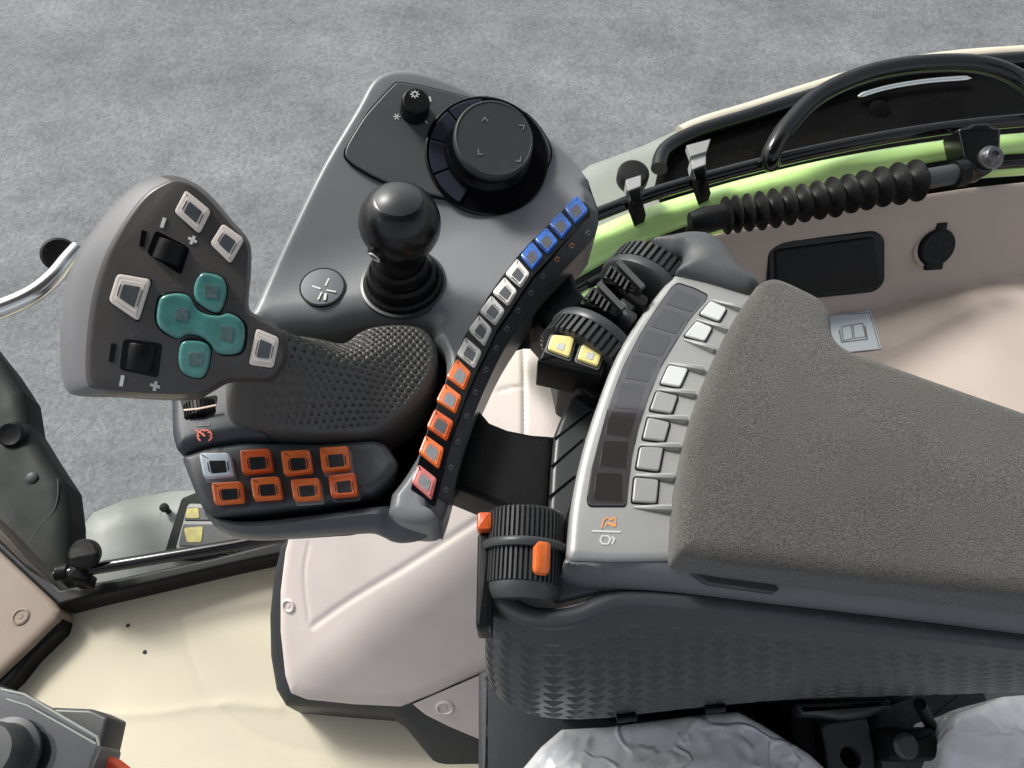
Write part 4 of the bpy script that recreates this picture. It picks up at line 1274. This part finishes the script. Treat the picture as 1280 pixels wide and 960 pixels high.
# two yellow keys on a box
kbx = thing('yellow_key_box', 'black box with two square yellow keys below the ribbed finger wheel', 'key box', tuple(PZ(715, 450, .64)))
PY = PZ(718, 440, .692); 
NY = Vector((.0, -.12, 1)).normalized()
MB().slab(ring_px(rpoly([(671, 452), (688, 415), (768, 430), (752, 470)], 3), PY, NY), NY, 0, .034, .002).build('box', M['black'], kbx)
for q in ([(690, 421), (718, 423.5), (711, 449), (684, 439)], [(727.5, 432.5), (754, 436), (746.5, 460), (721, 451)]):
    MB().slab(ring_px(rpoly(scale_q(q, 1.22), 4, 3), PY, NY), NY, .0008, .002, .0004, 1).build('key_rim', mat('rim_grey', (.22, .22, .22), .35), kbx)
    MB().slab(ring_px(rpoly(scale_q(q, 1.10), 4, 3), PY, NY), NY, .0012, .002, .0004, 1).build('key_gap', M['gloss'], kbx)
    key(kbx, q, PY, NY, .0034, M['yellow'], mat('yellow_insert', (.60, .62, .58), .3), ins=.36, rad=4, ridge=False)

# ================================================================== ARMREST
ZA, ZC = .700, .724
rest = thing('armrest', 'tractor armrest with grey suede cushion, silver key panel and dark dimpled side', 'armrest', tuple(PZ(950, 600, .55)))
cov = [(x, y, -.004, .005) for x, y in spline([(850, 344), (836, 352), (800, 398), (770, 447), (746, 508), (727, 568), (714, 630), (709, 680), (708.5, 693), (713, 701), (726, 702)], 3, False)]
cov += [(760, 702, -.003, .004), (838, 701, -.003, .004), (905, 701, 0, .004), (960, 500, 0, .004), (990, 420, 0, .004), (948, 366, -.002, .004), (900, 352, -.002, .004)]
hpatch('silver_cover', cov, lambda x, y: ZA, M['silver'], rest, step=.006, depth=.02, ang=60)
edge = [(706, 699, -.002, .004), (702, 712, -.014, .010), (699, 724, -.016, .012)]
edge += [(x, y, -.018, .016) for x, y in spline([(714, 731), (745, 736), (840, 743), (960, 758), (1100, 774), (1280, 797), (1420, 815)], 3, False)]
edge += [(1420, 690, 0, .004), (1000, 680, 0, .004), (800, 690, 0, .004)]
hpatch('lower_edge', edge, lambda x, y: ZA - .0035, M['edge_grey'], rest, step=.006, depth=.02, ang=60)
MB().slab(ring_px([(864, 716), (964, 727), (974, 737), (968, 741), (884, 729)], Vector((0, 0, ZA - .0035)), UP), UP, .0010, .004, .0005).build('edge_notch', M['side'], rest)
PA = Vector((0, 0, ZA))
# cushion
def soft(x, y, d):
    return .0010 * noise.noise(Vector((x * 9, y * 9, 1.7))) * sstep(0, .02, d) + .001 * sstep(0, .08, d)
cu = [(x, y, -.007, .0065) for x, y in spline([(944, 361), (956, 354), (972, 354), (1000, 366), (1026, 381), (1036, 400), (1039, 424), (1054, 440), (1085, 452), (1180, 486), (1280, 521), (1420, 570)], 3, False)]
cu += [(x, y, -.009, .009) for x, y in spline([(1420, 772), (1280, 752), (1100, 732), (960, 715), (880, 704), (854, 698), (843, 690), (844, 640), (850, 588), (864, 525), (884, 466), (908, 416), (930, 380)], 3, False)]
hpatch('cushion', cu, lambda x, y: ZC, M['suede'], rest, step=.006, depth=.018, relief=soft, ang=80)
# display strip
disp = [(847, 355), (866, 361), (884, 370), (882, 376), (863, 397), (838, 438), (825, 460), (810, 497), (798, 535), (790, 570), (786, 600), (783, 632), (737, 632), (734, 624), (740, 585), (750, 547), (760, 510), (775, 470), (780, 457),
        (801, 417), (822, 384), (840, 359)]
MB().slab(ring_px(scale_q(rpoly(disp, 4, 3), 1.015), PA, UP), UP, .0003, .002, .0001, 1).build('display_gap', M['black'], rest)
M['screen'] = mat('display_glass', (.055, .050, .052), .08, coat=1.0, spec=1.0, ior=1.7, var=.03)
M['screen2'] = mat('display_segment', (.030, .026, .026), .06, coat=1.0, spec=1.0, ior=1.7, var=.05)
dsp = MB().slab(ring_px(rpoly(disp, 4, 3), PA, UP), UP, .0006, .002, .0002, 1).build('display_strip', M['screen'], rest)
for q in ([(745, 590), (777.5, 591), (778.7, 629), (741, 626)], [(753.7, 551), (786, 551), (783, 587), (748.7, 583.7)], [(762.5, 514), (796, 516), (787.5, 547.5), (756, 543.7)], [(777.5, 478), (807.5, 481), (797.5, 512.5), (766, 510)],
          [(792, 443), (823, 449), (811, 478), (780, 473)], [(809, 412), (841, 421), (827, 446), (795, 439)], [(828, 384), (861, 395), (845, 418), (812, 408)], [(845, 361), (878, 373), (865, 391), (832, 380)]):
    MB().slab(ring_px(rpoly(scale_q(q, .97), 2, 2), PA + UP * .0006, UP), UP, .0003, .0005, .0001, 1).build('display_segment', M['screen2'], dsp)
ak = [[(887, 377), (909, 387), (899, 404), (873, 394)], [(870, 402), (891, 411), (881, 429), (854, 421)], [(835, 457), (861, 462), (850, 486), (824, 481)], [(820, 489), (848, 496), (840, 519), (811, 514)],
      [(809, 522), (838, 529), (831, 554), (802, 550)], [(799, 559), (830, 560), (824, 591), (794, 587)], [(792, 597), (824, 600), (821, 631), (789, 629)]]
M['sky_sheen_key'] = mat('key_sky_reflection', (.62, .63, .62), .35, var=.03)  # pale colour stands in for sky reflected on the upper keys
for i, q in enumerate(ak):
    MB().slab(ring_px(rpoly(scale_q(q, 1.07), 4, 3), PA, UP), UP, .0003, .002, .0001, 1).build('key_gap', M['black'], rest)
    o = MB().slab(ring_px(rpoly(scale_q(q, .95), 3.5, 3), PA, UP), UP, .0018, .002, .0008, 3).build('panel_key', M['sky_sheen_key'] if i < 3 else M['silver_key'], rest)
    if i < 3: o['label'] = 'panel key with painted pale sky reflection'
for a, b in (((792, 634), (838, 637)), ((794, 594), (841, 598)), ((800, 556), (848, 560)), ((808, 520), (857, 526)), ((822, 487), (867, 494)), ((835, 454), (878, 464)), ((854, 424), (892, 439)), ((870, 399), (908, 414)), ((890, 375), (926, 388))):
    A, B = PP(a[0], a[1], PA, UP), PP(b[0], b[1], PA, UP)
    d = (B - A); n_ = UP.cross(d).normalized()
    mb = MB(); R = []
    for t, hh, ww in ((0, .0005, .0008), (.3, .0018, .0016), (.8, .0042, .0022), (1, .0050, .0024)):
        c = A + d * t
        R.append([c - n_ * ww - UP * .002, c + n_ * ww - UP * .002, c + n_ * ww * .6 + UP * hh * .8, c + UP * hh, c - n_ * ww * .6 + UP * hh * .8])
    mb.rings(R).build('key_fin', M['silver'], rest)
ic = MB()
stroke(ic, [(752, 660), (754, 651), (759, 647), (763, 650), (769, 647), (769, 658)], .0007, PA, UP, .0003)
stroke(ic, [(761, 654), (767, 657)], .0014, PA, UP, .0003)
stroke(ic, [(757, 658), (760, 653)], .0006, PA, UP, .0003)
ic.build('upper_symbol', M['print_or'], rest, smooth=False)
stroke(MB(), [(741, 664), (775, 665)], .0009, PA, UP, .0003).build('divider_line', M['print'], rest, smooth=False)
ic = MB()
stroke(ic, [(750, 675), (753, 670), (760, 670), (763, 674), (760, 680), (753, 680)], .0008, PA, UP, .0003, True)
stroke(ic, [(765, 671), (768, 674), (765, 680)], .0008, PA, UP, .0003)
ic.build('lower_symbol', M['print'], rest, smooth=False)
# rubbery corner cap
capo = [(x, y, -.008, .009) for x, y in spline([(812, 303), (838, 297), (862, 293), (886, 296), (904, 309), (928, 338), (946, 354), (947, 362), (936, 368), (918, 364), (882, 353), (852, 346), (844, 342), (852, 330), (852, 322), (836, 318)], 3)]
hpatch('corner_cap', capo, lambda x, y: ZA + .008, M['cap_grey'], rest, step=.0045, depth=.03, relief=lambda x, y, d: .006 * sstep(0, .03, d), ang=60)

# dark side panel with diamond relief
tx = [(612, 742), (622, 752), (640, 768), (665, 780), (690, 784), (720, 780), (750, 768), (775, 760), (800, 757), (900, 766), (1000, 778), (1100, 790), (1200, 801), (1300, 812), (1420, 826)]
bx_ = [(616, 868), (622, 878), (640, 892), (665, 902), (690, 907), (720, 909), (750, 909), (775, 907), (800, 904), (900, 891), (1000, 881), (1100, 876), (1200, 871), (1300, 866), (1420, 862)]
def even(pts, n):
    P_ = np.array(spline(pts, 30, False)); L_ = np.concatenate([[0], np.cumsum(np.linalg.norm(np.diff(P_, axis=0), axis=1))])
    q = np.linspace(0, L_[-1], n)
    return [(float(np.interp(t, L_, P_[:, 0])), float(np.interp(t, L_, P_[:, 1]))) for t in q]
txd = even(tx, 900)
bxd = []
bp_l = spline(bx_, 30, False)
for k_ in range(900):
    x_ = txd[k_][0]
    bxd.append((x_ + 4 * max(0, 1 - k_ / 30), float(np.interp(x_ + 4 * max(0, 1 - k_ / 30), [p[0] for p in bp_l], [p[1] for p in bp_l]))))
ZT, ZB = ZA - .028, ZA - .135
cols = []
for (a, b), (c, d) in zip(txd, bxd):
    cols.append((PZ(a, b, ZT), PZ(c, d, ZB)))
lenx = [0.0]
for i in range(1, len(cols)): lenx.append(lenx[-1] + (cols[i][0] - cols[i - 1][0]).length)
V, Fc = [], []
NV = 200
# back wrap column first
for i, (A, B) in enumerate(cols):
    nx = cols[min(i + 1, len(cols) - 1)][0] - cols[max(i - 1, 0)][0]
    nn = nx.cross(A - B).normalized()
    if nn.y > 0: nn = -nn
    hgt = (A - B).length
    for j in range(NV + 1):
        t = j / NV
        p = A + (B - A) * t
        bulge = .005 * sin(pi * t) - .012 * max(0, (t - .86) / .14) ** 2
        s_ = lenx[i] / .0108; v_ = t * hgt / .0094
        cl = math.floor(s_); fa = s_ - cl - .5
        v2 = v_ + (.5 if cl % 2 else 0)
        fb = v2 - math.floor(v2) - .5
        g_ = fb + .5
        wd = .47 * (1 - g_) + 1e-4
        q = -sqrt(max(0.0, 1 - abs(fa) / wd)) * (1 - g_) * min(1.0, g_ / .10)
        ef = sstep(.10, .20, t) * (1 - sstep(.86, .93, t)) * (1 - .5 * sstep(.06, .2, lenx[i]))
        V.append(p + nn * (bulge + .0024 * q * ef))
n0 = len(cols)
for i in range(n0 - 1):
    for j in range(NV):
        a = i * (NV + 1) + j
        Fc.append((a, a + 1, a + NV + 2, a + NV + 1))
# close towards the back
k0 = len(V)
for j in range(NV + 1):
    V.append(V[j] + Vector((.012, .055, 0)))
for j in range(NV):
    Fc.append((k0 + j, k0 + j + 1, j + 1, j))
sp_ = mesh_obj('side_panel', V, Fc, M['side'], rest, True, 80)
for a, b in (((770, 884), (794, 884)), ((880, 884), (905, 886))):
    P = [cols[min(range(n0), key=lambda i: abs(txd[i][0] - x))] for x, y in (a, b)]
    mb = MB()
    A = P[0][0] + (P[0][1] - P[0][0]) * .86; B = P[1][0] + (P[1][1] - P[1][0]) * .86
    mb.tube([A + Vector((0, -.0035, .0)), B + Vector((0, -.0035, .0))], .0028, 10)
    mb.build('screw_slot', M['gloss'], rest)
# inner core that carries the top
core = MB().slab(up_ring([(650, 735), (720, 700), (800, 690), (1420, 700), (1420, 680), (1300, 640), (1000, 520), (920, 470), (840, 480), (740, 560), (690, 690)], ZA - .021), UP, 0, .09)
core.build('core', M['black'], rest)
MB().tube([PZ(x, y, ZT + .006) for x, y in spline([(616, 740), (636, 758), (664, 771), (692, 774), (722, 770), (752, 757), (780, 750), (840, 752), (960, 764), (1100, 781), (1280, 802), (1420, 818)], 5, False)], .0050, 14).build('top_seam_roll', M['housing_dk'], rest)
MB().slab(up_ring([(655, 748), (676, 757), (700, 758), (724, 752), (744, 744), (740, 738), (700, 742)], ZA - .03), UP, .001, .004, .001).build('tan_sliver', M['beige2'], rest)
MB().slab(up_ring([(640, 742), (664, 752), (700, 751), (730, 744), (760, 738), (720, 728), (700, 724)], ZA - .024), UP, .001, .006, .002).build('front_lip', M['edge_grey'], rest)

# ================================================================== THROTTLE WHEEL
thr = thing('throttle_wheel', 'black ribbed hand throttle wheel with an orange tab at the front of the armrest', 'wheel', tuple(PZ(655, 690, .65)))
axY = Vector((.05, 1, .10)).normalized()
rT = .0235
tc_ = PZ(659, 672, .702) - UP * rT
xr = (PZ(706, 672, .68) - PZ(606, 672, .68)).length * .5
rT = xr * .98
tc_ = PZ(657, 668, .700) - UP * rT
ribbed(tc_ + axY * .0095, axY, rT * .97, .017, 48, .0018, .55).build('ribbed_drum', M['rib'], thr, ang=20)
MB().lathe(tc_ - axY * .001, axY, [(.004, -.0022), (rT * 1.06, -.0022), (rT * 1.10, -.001), (rT * 1.10, .001), (rT * 1.06, .0022), (.004, .0022)], 64).build('flange', M['plate'], thr)
ribbed(tc_ - axY * .0115, axY, rT * .97, .018, 48, .0018, .55).build('ribbed_drum', M['rib'], thr, ang=20)
MB().lathe(tc_ - axY * .024, axY, [(.004, -.004), (rT * .80, -.004), (rT * .90, -.001), (rT * .93, .002), (rT * .93, .004), (.004, .004)], 64).build('end_cap', M['plate'], thr)
tp_ = PZ(678, 686, .700 + .001)
mbx = MB().box(tc_ - axY * .0112 + (UP * cos(.42) + Vector((1, 0, 0)) * sin(.42)) * (rT * .99), Vector((cos(.42), 0, -sin(.42))) * .0046, axY * .0085, (UP * cos(.42) + Vector((1, 0, 0)) * sin(.42)) * .003, .0035)
mbx.build('orange_tab', M['orange'], thr)['label'] = 'orange indicator tab'
MB().box(tc_ - axY * .001 + Vector((-rT * 1.02, 0.012, .006)), (.004, 0, 0), (0, .005, 0), (0, 0, .005), .002).build('orange_tab', M['orange_dk'], thr)
MB().box(tc_ + Vector((-rT * 1.0, -.018, -.008)), (.004, 0, 0), (0, .024, 0), (0, 0, .014), .002).build('bracket', M['black'], thr)
MB().slab(up_ring(rpoly([(618, 722), (640, 716), (664, 716), (690, 722), (700, 728), (664, 745), (640, 742), (622, 736)], 4), ZA - .013), UP, 0, .02, .002).build('front_plate', M['housing_dk'], thr)

# ================================================================== BELOW THE ARMREST
ped = tag(MB().slab(up_ring(rpoly([(598, 842), (607, 836), (760, 850), (1420, 850), (1420, 1120), (598, 1120)], 3), .40), UP, 0, .40, .006).build('seat_pedestal', M['trim']),
          'dark grey pedestal box under the dimpled armrest side', 'pedestal')
post = tag(MB().slab(up_ring([(720, 820), (1180, 820), (1180, 860), (720, 860)], .56), UP, 0.006, .165, .004).build('armrest_post', M['black']), 'black support post hidden under the armrest', 'post')

film = bpy.data.materials.new('plastic_film'); film.use_nodes = True
ft = film.node_tree; fb_ = ft.nodes["Principled BSDF"]; fo_ = ft.nodes["Material Output"]
fb_.inputs['Base Color'].default_value = (.97, .97, .97, 1); fb_.inputs['Roughness'].default_value = .16
fb_.inputs['Coat Weight'].default_value = .4
ftr = ft.nodes.new("ShaderNodeBsdfTransparent"); fmx = ft.nodes.new("ShaderNodeMixShader")
fn = ft.nodes.new("ShaderNodeTexNoise"); fn.inputs['Scale'].default_value = 28; fn.inputs['Detail'].default_value = 6; fn.inputs['Distortion'].default_value = 1.2
ftc = ft.nodes.new("ShaderNodeTexCoord"); ft.links.new(ftc.outputs['Object'], fn.inputs['Vector'])
fmr = ft.nodes.new("ShaderNodeMapRange"); fmr.inputs['From Min'].default_value = .35; fmr.inputs['From Max'].default_value = .65; fmr.inputs['To Min'].default_value = .72; fmr.inputs['To Max'].default_value = 1.0
ft.links.new(fn.outputs['Fac'], fmr.inputs['Value']); ft.links.new(fmr.outputs[0], fmx.inputs[0])
ft.links.new(ftr.outputs[0], fmx.inputs[1]); ft.links.new(fb_.outputs[0], fmx.inputs[2]); ft.links.new(fmx.outputs[0], fo_.inputs['Surface'])
fv = ft.nodes.new("ShaderNodeTexNoise"); fv.inputs['Scale'].default_value = 22; fv.inputs['Detail'].default_value = 2; fv.inputs['Distortion'].default_value = .6
ft.links.new(ftc.outputs['Object'], fv.inputs['Vector'])
fa1 = ft.nodes.new("ShaderNodeMath"); fa1.operation = 'SUBTRACT'; fa1.inputs[1].default_value = .5; ft.links.new(fv.outputs['Fac'], fa1.inputs[0])
fa2 = ft.nodes.new("ShaderNodeMath"); fa2.operation = 'ABSOLUTE'; ft.links.new(fa1.outputs[0], fa2.inputs[0])
fbp = ft.nodes.new("ShaderNodeBump"); fbp.inputs['Strength'].default_value = .8; fbp.inputs['Distance'].default_value = .0014; fbp.invert = True
fa3 = ft.nodes.new('ShaderNodeMapRange'); fa3.interpolation_type = 'SMOOTHSTEP'; fa3.inputs['From Max'].default_value = .045
ft.links.new(fa2.outputs[0], fa3.inputs['Value'])
ft.links.new(fa3.outputs[0], fbp.inputs['Height']); ft.links.new(fbp.outputs[0], fb_.inputs['Normal'])
M['seat'] = mat('seat_blue_grey', (.50, .55, .64), .7, bump=.3, scale=700)
def wrinkle(seed):
    def f(x, y, d):
        p = Vector((x * 24, y * 24, seed))
        p2 = p + Vector((noise.noise(p * .7), noise.noise(p * .7 + Vector((5, 1, 2))), 0)) * 1.2
        r = 1 - abs(noise.noise(p2)) * 2.2
        r2 = 1 - abs(noise.noise(Vector((p2.x * 3.4 + p2.y * 1.2, p2.y * 2.0, 3)))) * 2.2
        return (.0016 * max(0, r) ** 3 + .0014 * max(0, r2) ** 5) * sstep(0, .012, d) + .026 * sstep(0, .07, d)
    return f
def bag(outl, z, seed, label):
    o = thing('wrapped_cushion', label, 'seat cushion', tuple(PZ(ctr(outl)[0], 930, .40)))
    hpatch('cushion', [(x * .98 + ctr(outl)[0] * .02, y + 10, -.01, .015) for x, y in outl], lambda x, y: z - .020, M['seat'], o, step=.01, depth=.10, relief=lambda x, y, d: .012 * sstep(0, .06, d))
    hpatch('plastic_wrap', [(x, y, -.006, .006) for x, y in outl], lambda x, y: z, film, o, step=.0030, depth=.09, relief=wrinkle(seed), ang=70, bottom=False)
bag([(650, 965), (676, 934), (702, 912), (760, 909), (820, 901), (880, 893), (922, 890), (950, 905), (982, 925), (1010, 942), (1036, 966), (1036, 1100), (650, 1100)], .53, 2.3, 'plastic wrapped seat cushion under the dimpled armrest side, beside the dark pedestal')
bag([(1172, 968), (1176, 930), (1186, 902), (1194, 892), (1225, 882), (1252, 871), (1290, 868), (1420, 866), (1420, 1100), (1172, 1100)], .53, 7.7, 'plastic wrapped seat cushion right of the drilled steel bracket')

def plate_with_hole(outer_px, hole_c, hole_r, p0, n, top, bot, N=48):
    o3 = ring_px(outer_px, p0, n)
    c = PP(hole_c[0], hole_c[1], p0, n)
    rad_ = (PP(hole_c[0] + hole_r, hole_c[1], p0, n) - c).length
    u = (o3[0] - c).normalized(); v = n.cross(u)
    # sample outer by angle
    def cast(a):
        d = u * cos(a) + v * sin(a); bestt = None
        for p, q in zip(o3, o3[1:] + o3[:1]):
            e = q - p; w = p - c
            den = d.cross(e).dot(n)
            if abs(den) < 1e-12: continue
            t = w.cross(e).dot(n) / den; s = w.cross(d).dot(n) / den
            if t > 0 and -1e-6 <= s <= 1 + 1e-6 and (bestt is None or t > bestt): bestt = t
        return c + d * (bestt or rad_ * 2)
    O = [cast(2 * pi * i / N) for i in range(N)]
    I = [c + (u * cos(2 * pi * i / N) + v * sin(2 * pi * i / N)) * rad_ for i in range(N)]
    R = [[p - n * bot for p in O], [p + n * (top - .001) for p in O], [p + n * top for p in inset(O, n, .001)], [p + n * top for p in I], [p - n * bot for p in I], [p - n * bot for p in O]]
    return MB().rings(R, False, False)
sbr = thing('seat_bracket', 'drilled grey steel bracket between the two plastic wrapped cushions', 'bracket', tuple(PZ(1060, 930, .40)))
pbp = PZ(1060, 930, .50)
plate_with_hole(rpoly([(1025, 906), (1082, 897), (1092, 940), (1092, 1010), (1034, 1010), (1032, 940)], 4), (1062, 947), 13, pbp, UP, .002, .006).build('drilled_plate', mat('bracket_steel', (.085, .085, .09), .38, metal=.4, dust=.1), sbr)
MB().slab(ring_px(rpoly([(992, 880), (1108, 874), (1108, 888), (1080, 898), (1050, 901), (1020, 897), (994, 896)], 4), pbp, UP), UP, .008, .03, .004).build('top_flange', M['side'], sbr)
MB().slab(ring_px(rpoly([(990, 884), (1022, 896), (1034, 960), (1034, 1010), (1010, 960), (992, 930)], 3), pbp, UP), UP, -.004, .05, .002).build('left_cheek', M['black'], sbr)
MB().tube([PZ(1090, 948, .49), PZ(1130, 944, .49), PZ(1176, 946, .49)], .014, 18).build('cross_tube', M['plate'], sbr)
MB().box(PZ(1125, 932, .50), (.018, 0, 0), (0, .010, 0), (0, 0, .02), .005).build('clamp', M['black'], sbr)
MB().lathe(PZ(1122, 930, .51), (0, -.2, 1), [(.008, -.01), (.008, .012), (.006, .014), (.001, .014)], 18).build('bolt', M['plate'], sbr)
MB().box(PZ(1085, 955, .447), (.09, 0, 0), (0, .06, 0), (0, 0, .02), .004).build('base_beam', M['black'], sbr)
MB().tube([PZ(1150, 880, .54), PZ(1165, 910, .50), PZ(1178, 940, .46)], .004, 10).build('cable', M['rubber'], sbr)

# ================================================================== BOTTOM LEFT CORNER
unit = thing('steering_unit', 'grey unit with clear plastic cover and black knob beside the floor sheet', 'steering unit', tuple(PZ(40, 920, 0)))
zu = .30
hpatch('body', [(x, y, -.004, .006) for x, y in [(-60, 845), (4, 862), (30, 874), (75, 899), (118, 926), (124, 936), (118, 962), (100, 1060), (-60, 1060)]], lambda x, y: zu, mat('unit_grey', (.10, .105, .115), .35, dust=.1), unit, step=.008, depth=.045)
MB().slab(up_ring([(-420, 800), (-240, 800), (-240, 1000), (-420, 1000)], .28), UP, 0, .275).build('column', M['trim'], unit)
MB().slab(up_ring([(-420, 860), (10, 880), (10, 1000), (-420, 1000)], .27), UP, 0, .03).build('arm', M['trim'], unit)
MB().slab(up_ring(rpoly([(62, 884), (114, 886), (135, 896), (124, 944), (100, 960), (60, 930)], 3), zu - .012), UP, 0, .04, .003).build('black_box', M['plate'], unit)
clear = bpy.data.materials.new('clear_plastic'); clear.use_nodes = True
ct = clear.node_tree
for n_ in list(ct.nodes): ct.nodes.remove(n_)
co = ct.nodes.new("ShaderNodeOutputMaterial"); cm = ct.nodes.new("ShaderNodeMixShader"); c1_ = ct.nodes.new("ShaderNodeBsdfTransparent"); c2_ = ct.nodes.new("ShaderNodeBsdfGlossy")
c1_.inputs['Color'].default_value = (.88, .89, .90, 1); c2_.inputs['Roughness'].default_value = .05
cf = ct.nodes.new("ShaderNodeFresnel"); cf.inputs['IOR'].default_value = 1.6
ct.links.new(cf.outputs[0], cm.inputs[0]); ct.links.new(c1_.outputs[0], cm.inputs[1]); ct.links.new(c2_.outputs[0], cm.inputs[2]); ct.links.new(cm.outputs[0], co.inputs['Surface'])
MB().slab(up_ring(rpoly([(-60, 838), (4, 858), (32, 866), (122, 918), (126, 932), (100, 1000), (-60, 1000)], 4), zu + .006), UP, .003, .002, .002).build('clear_cover', clear, unit)
MB().tube([PZ(x, y, zu + .010) for x, y in ((2, 862), (30, 868), (76, 895), (121, 921), (124, 932))], .0013, 8).build('cover_edge', M['ext_lt'], unit)
MB().tube([PZ(x, y, zu + .010) for x, y in ((8, 874), (34, 882), (76, 905), (120, 930))], .0010, 8).build('cover_edge', M['ext_lt'], unit)
kc = PZ(6, 945, zu + .009)
kb_ = MB().lathe(kc, (0, 0, 1), [(.032, 0), (.032, .004), (.027, .006), (.026, .028), (.023, .032), (.002, .033)], 40).build('black_knob', M['plate'], unit)
MB().tube([PZ(x, y, zu - .03) for x, y in ((106, 946), (118, 948), (146, 958), (180, 985))], [.003, .006, .006, .006], 12).build('orange_lever', M['red_or'], unit)
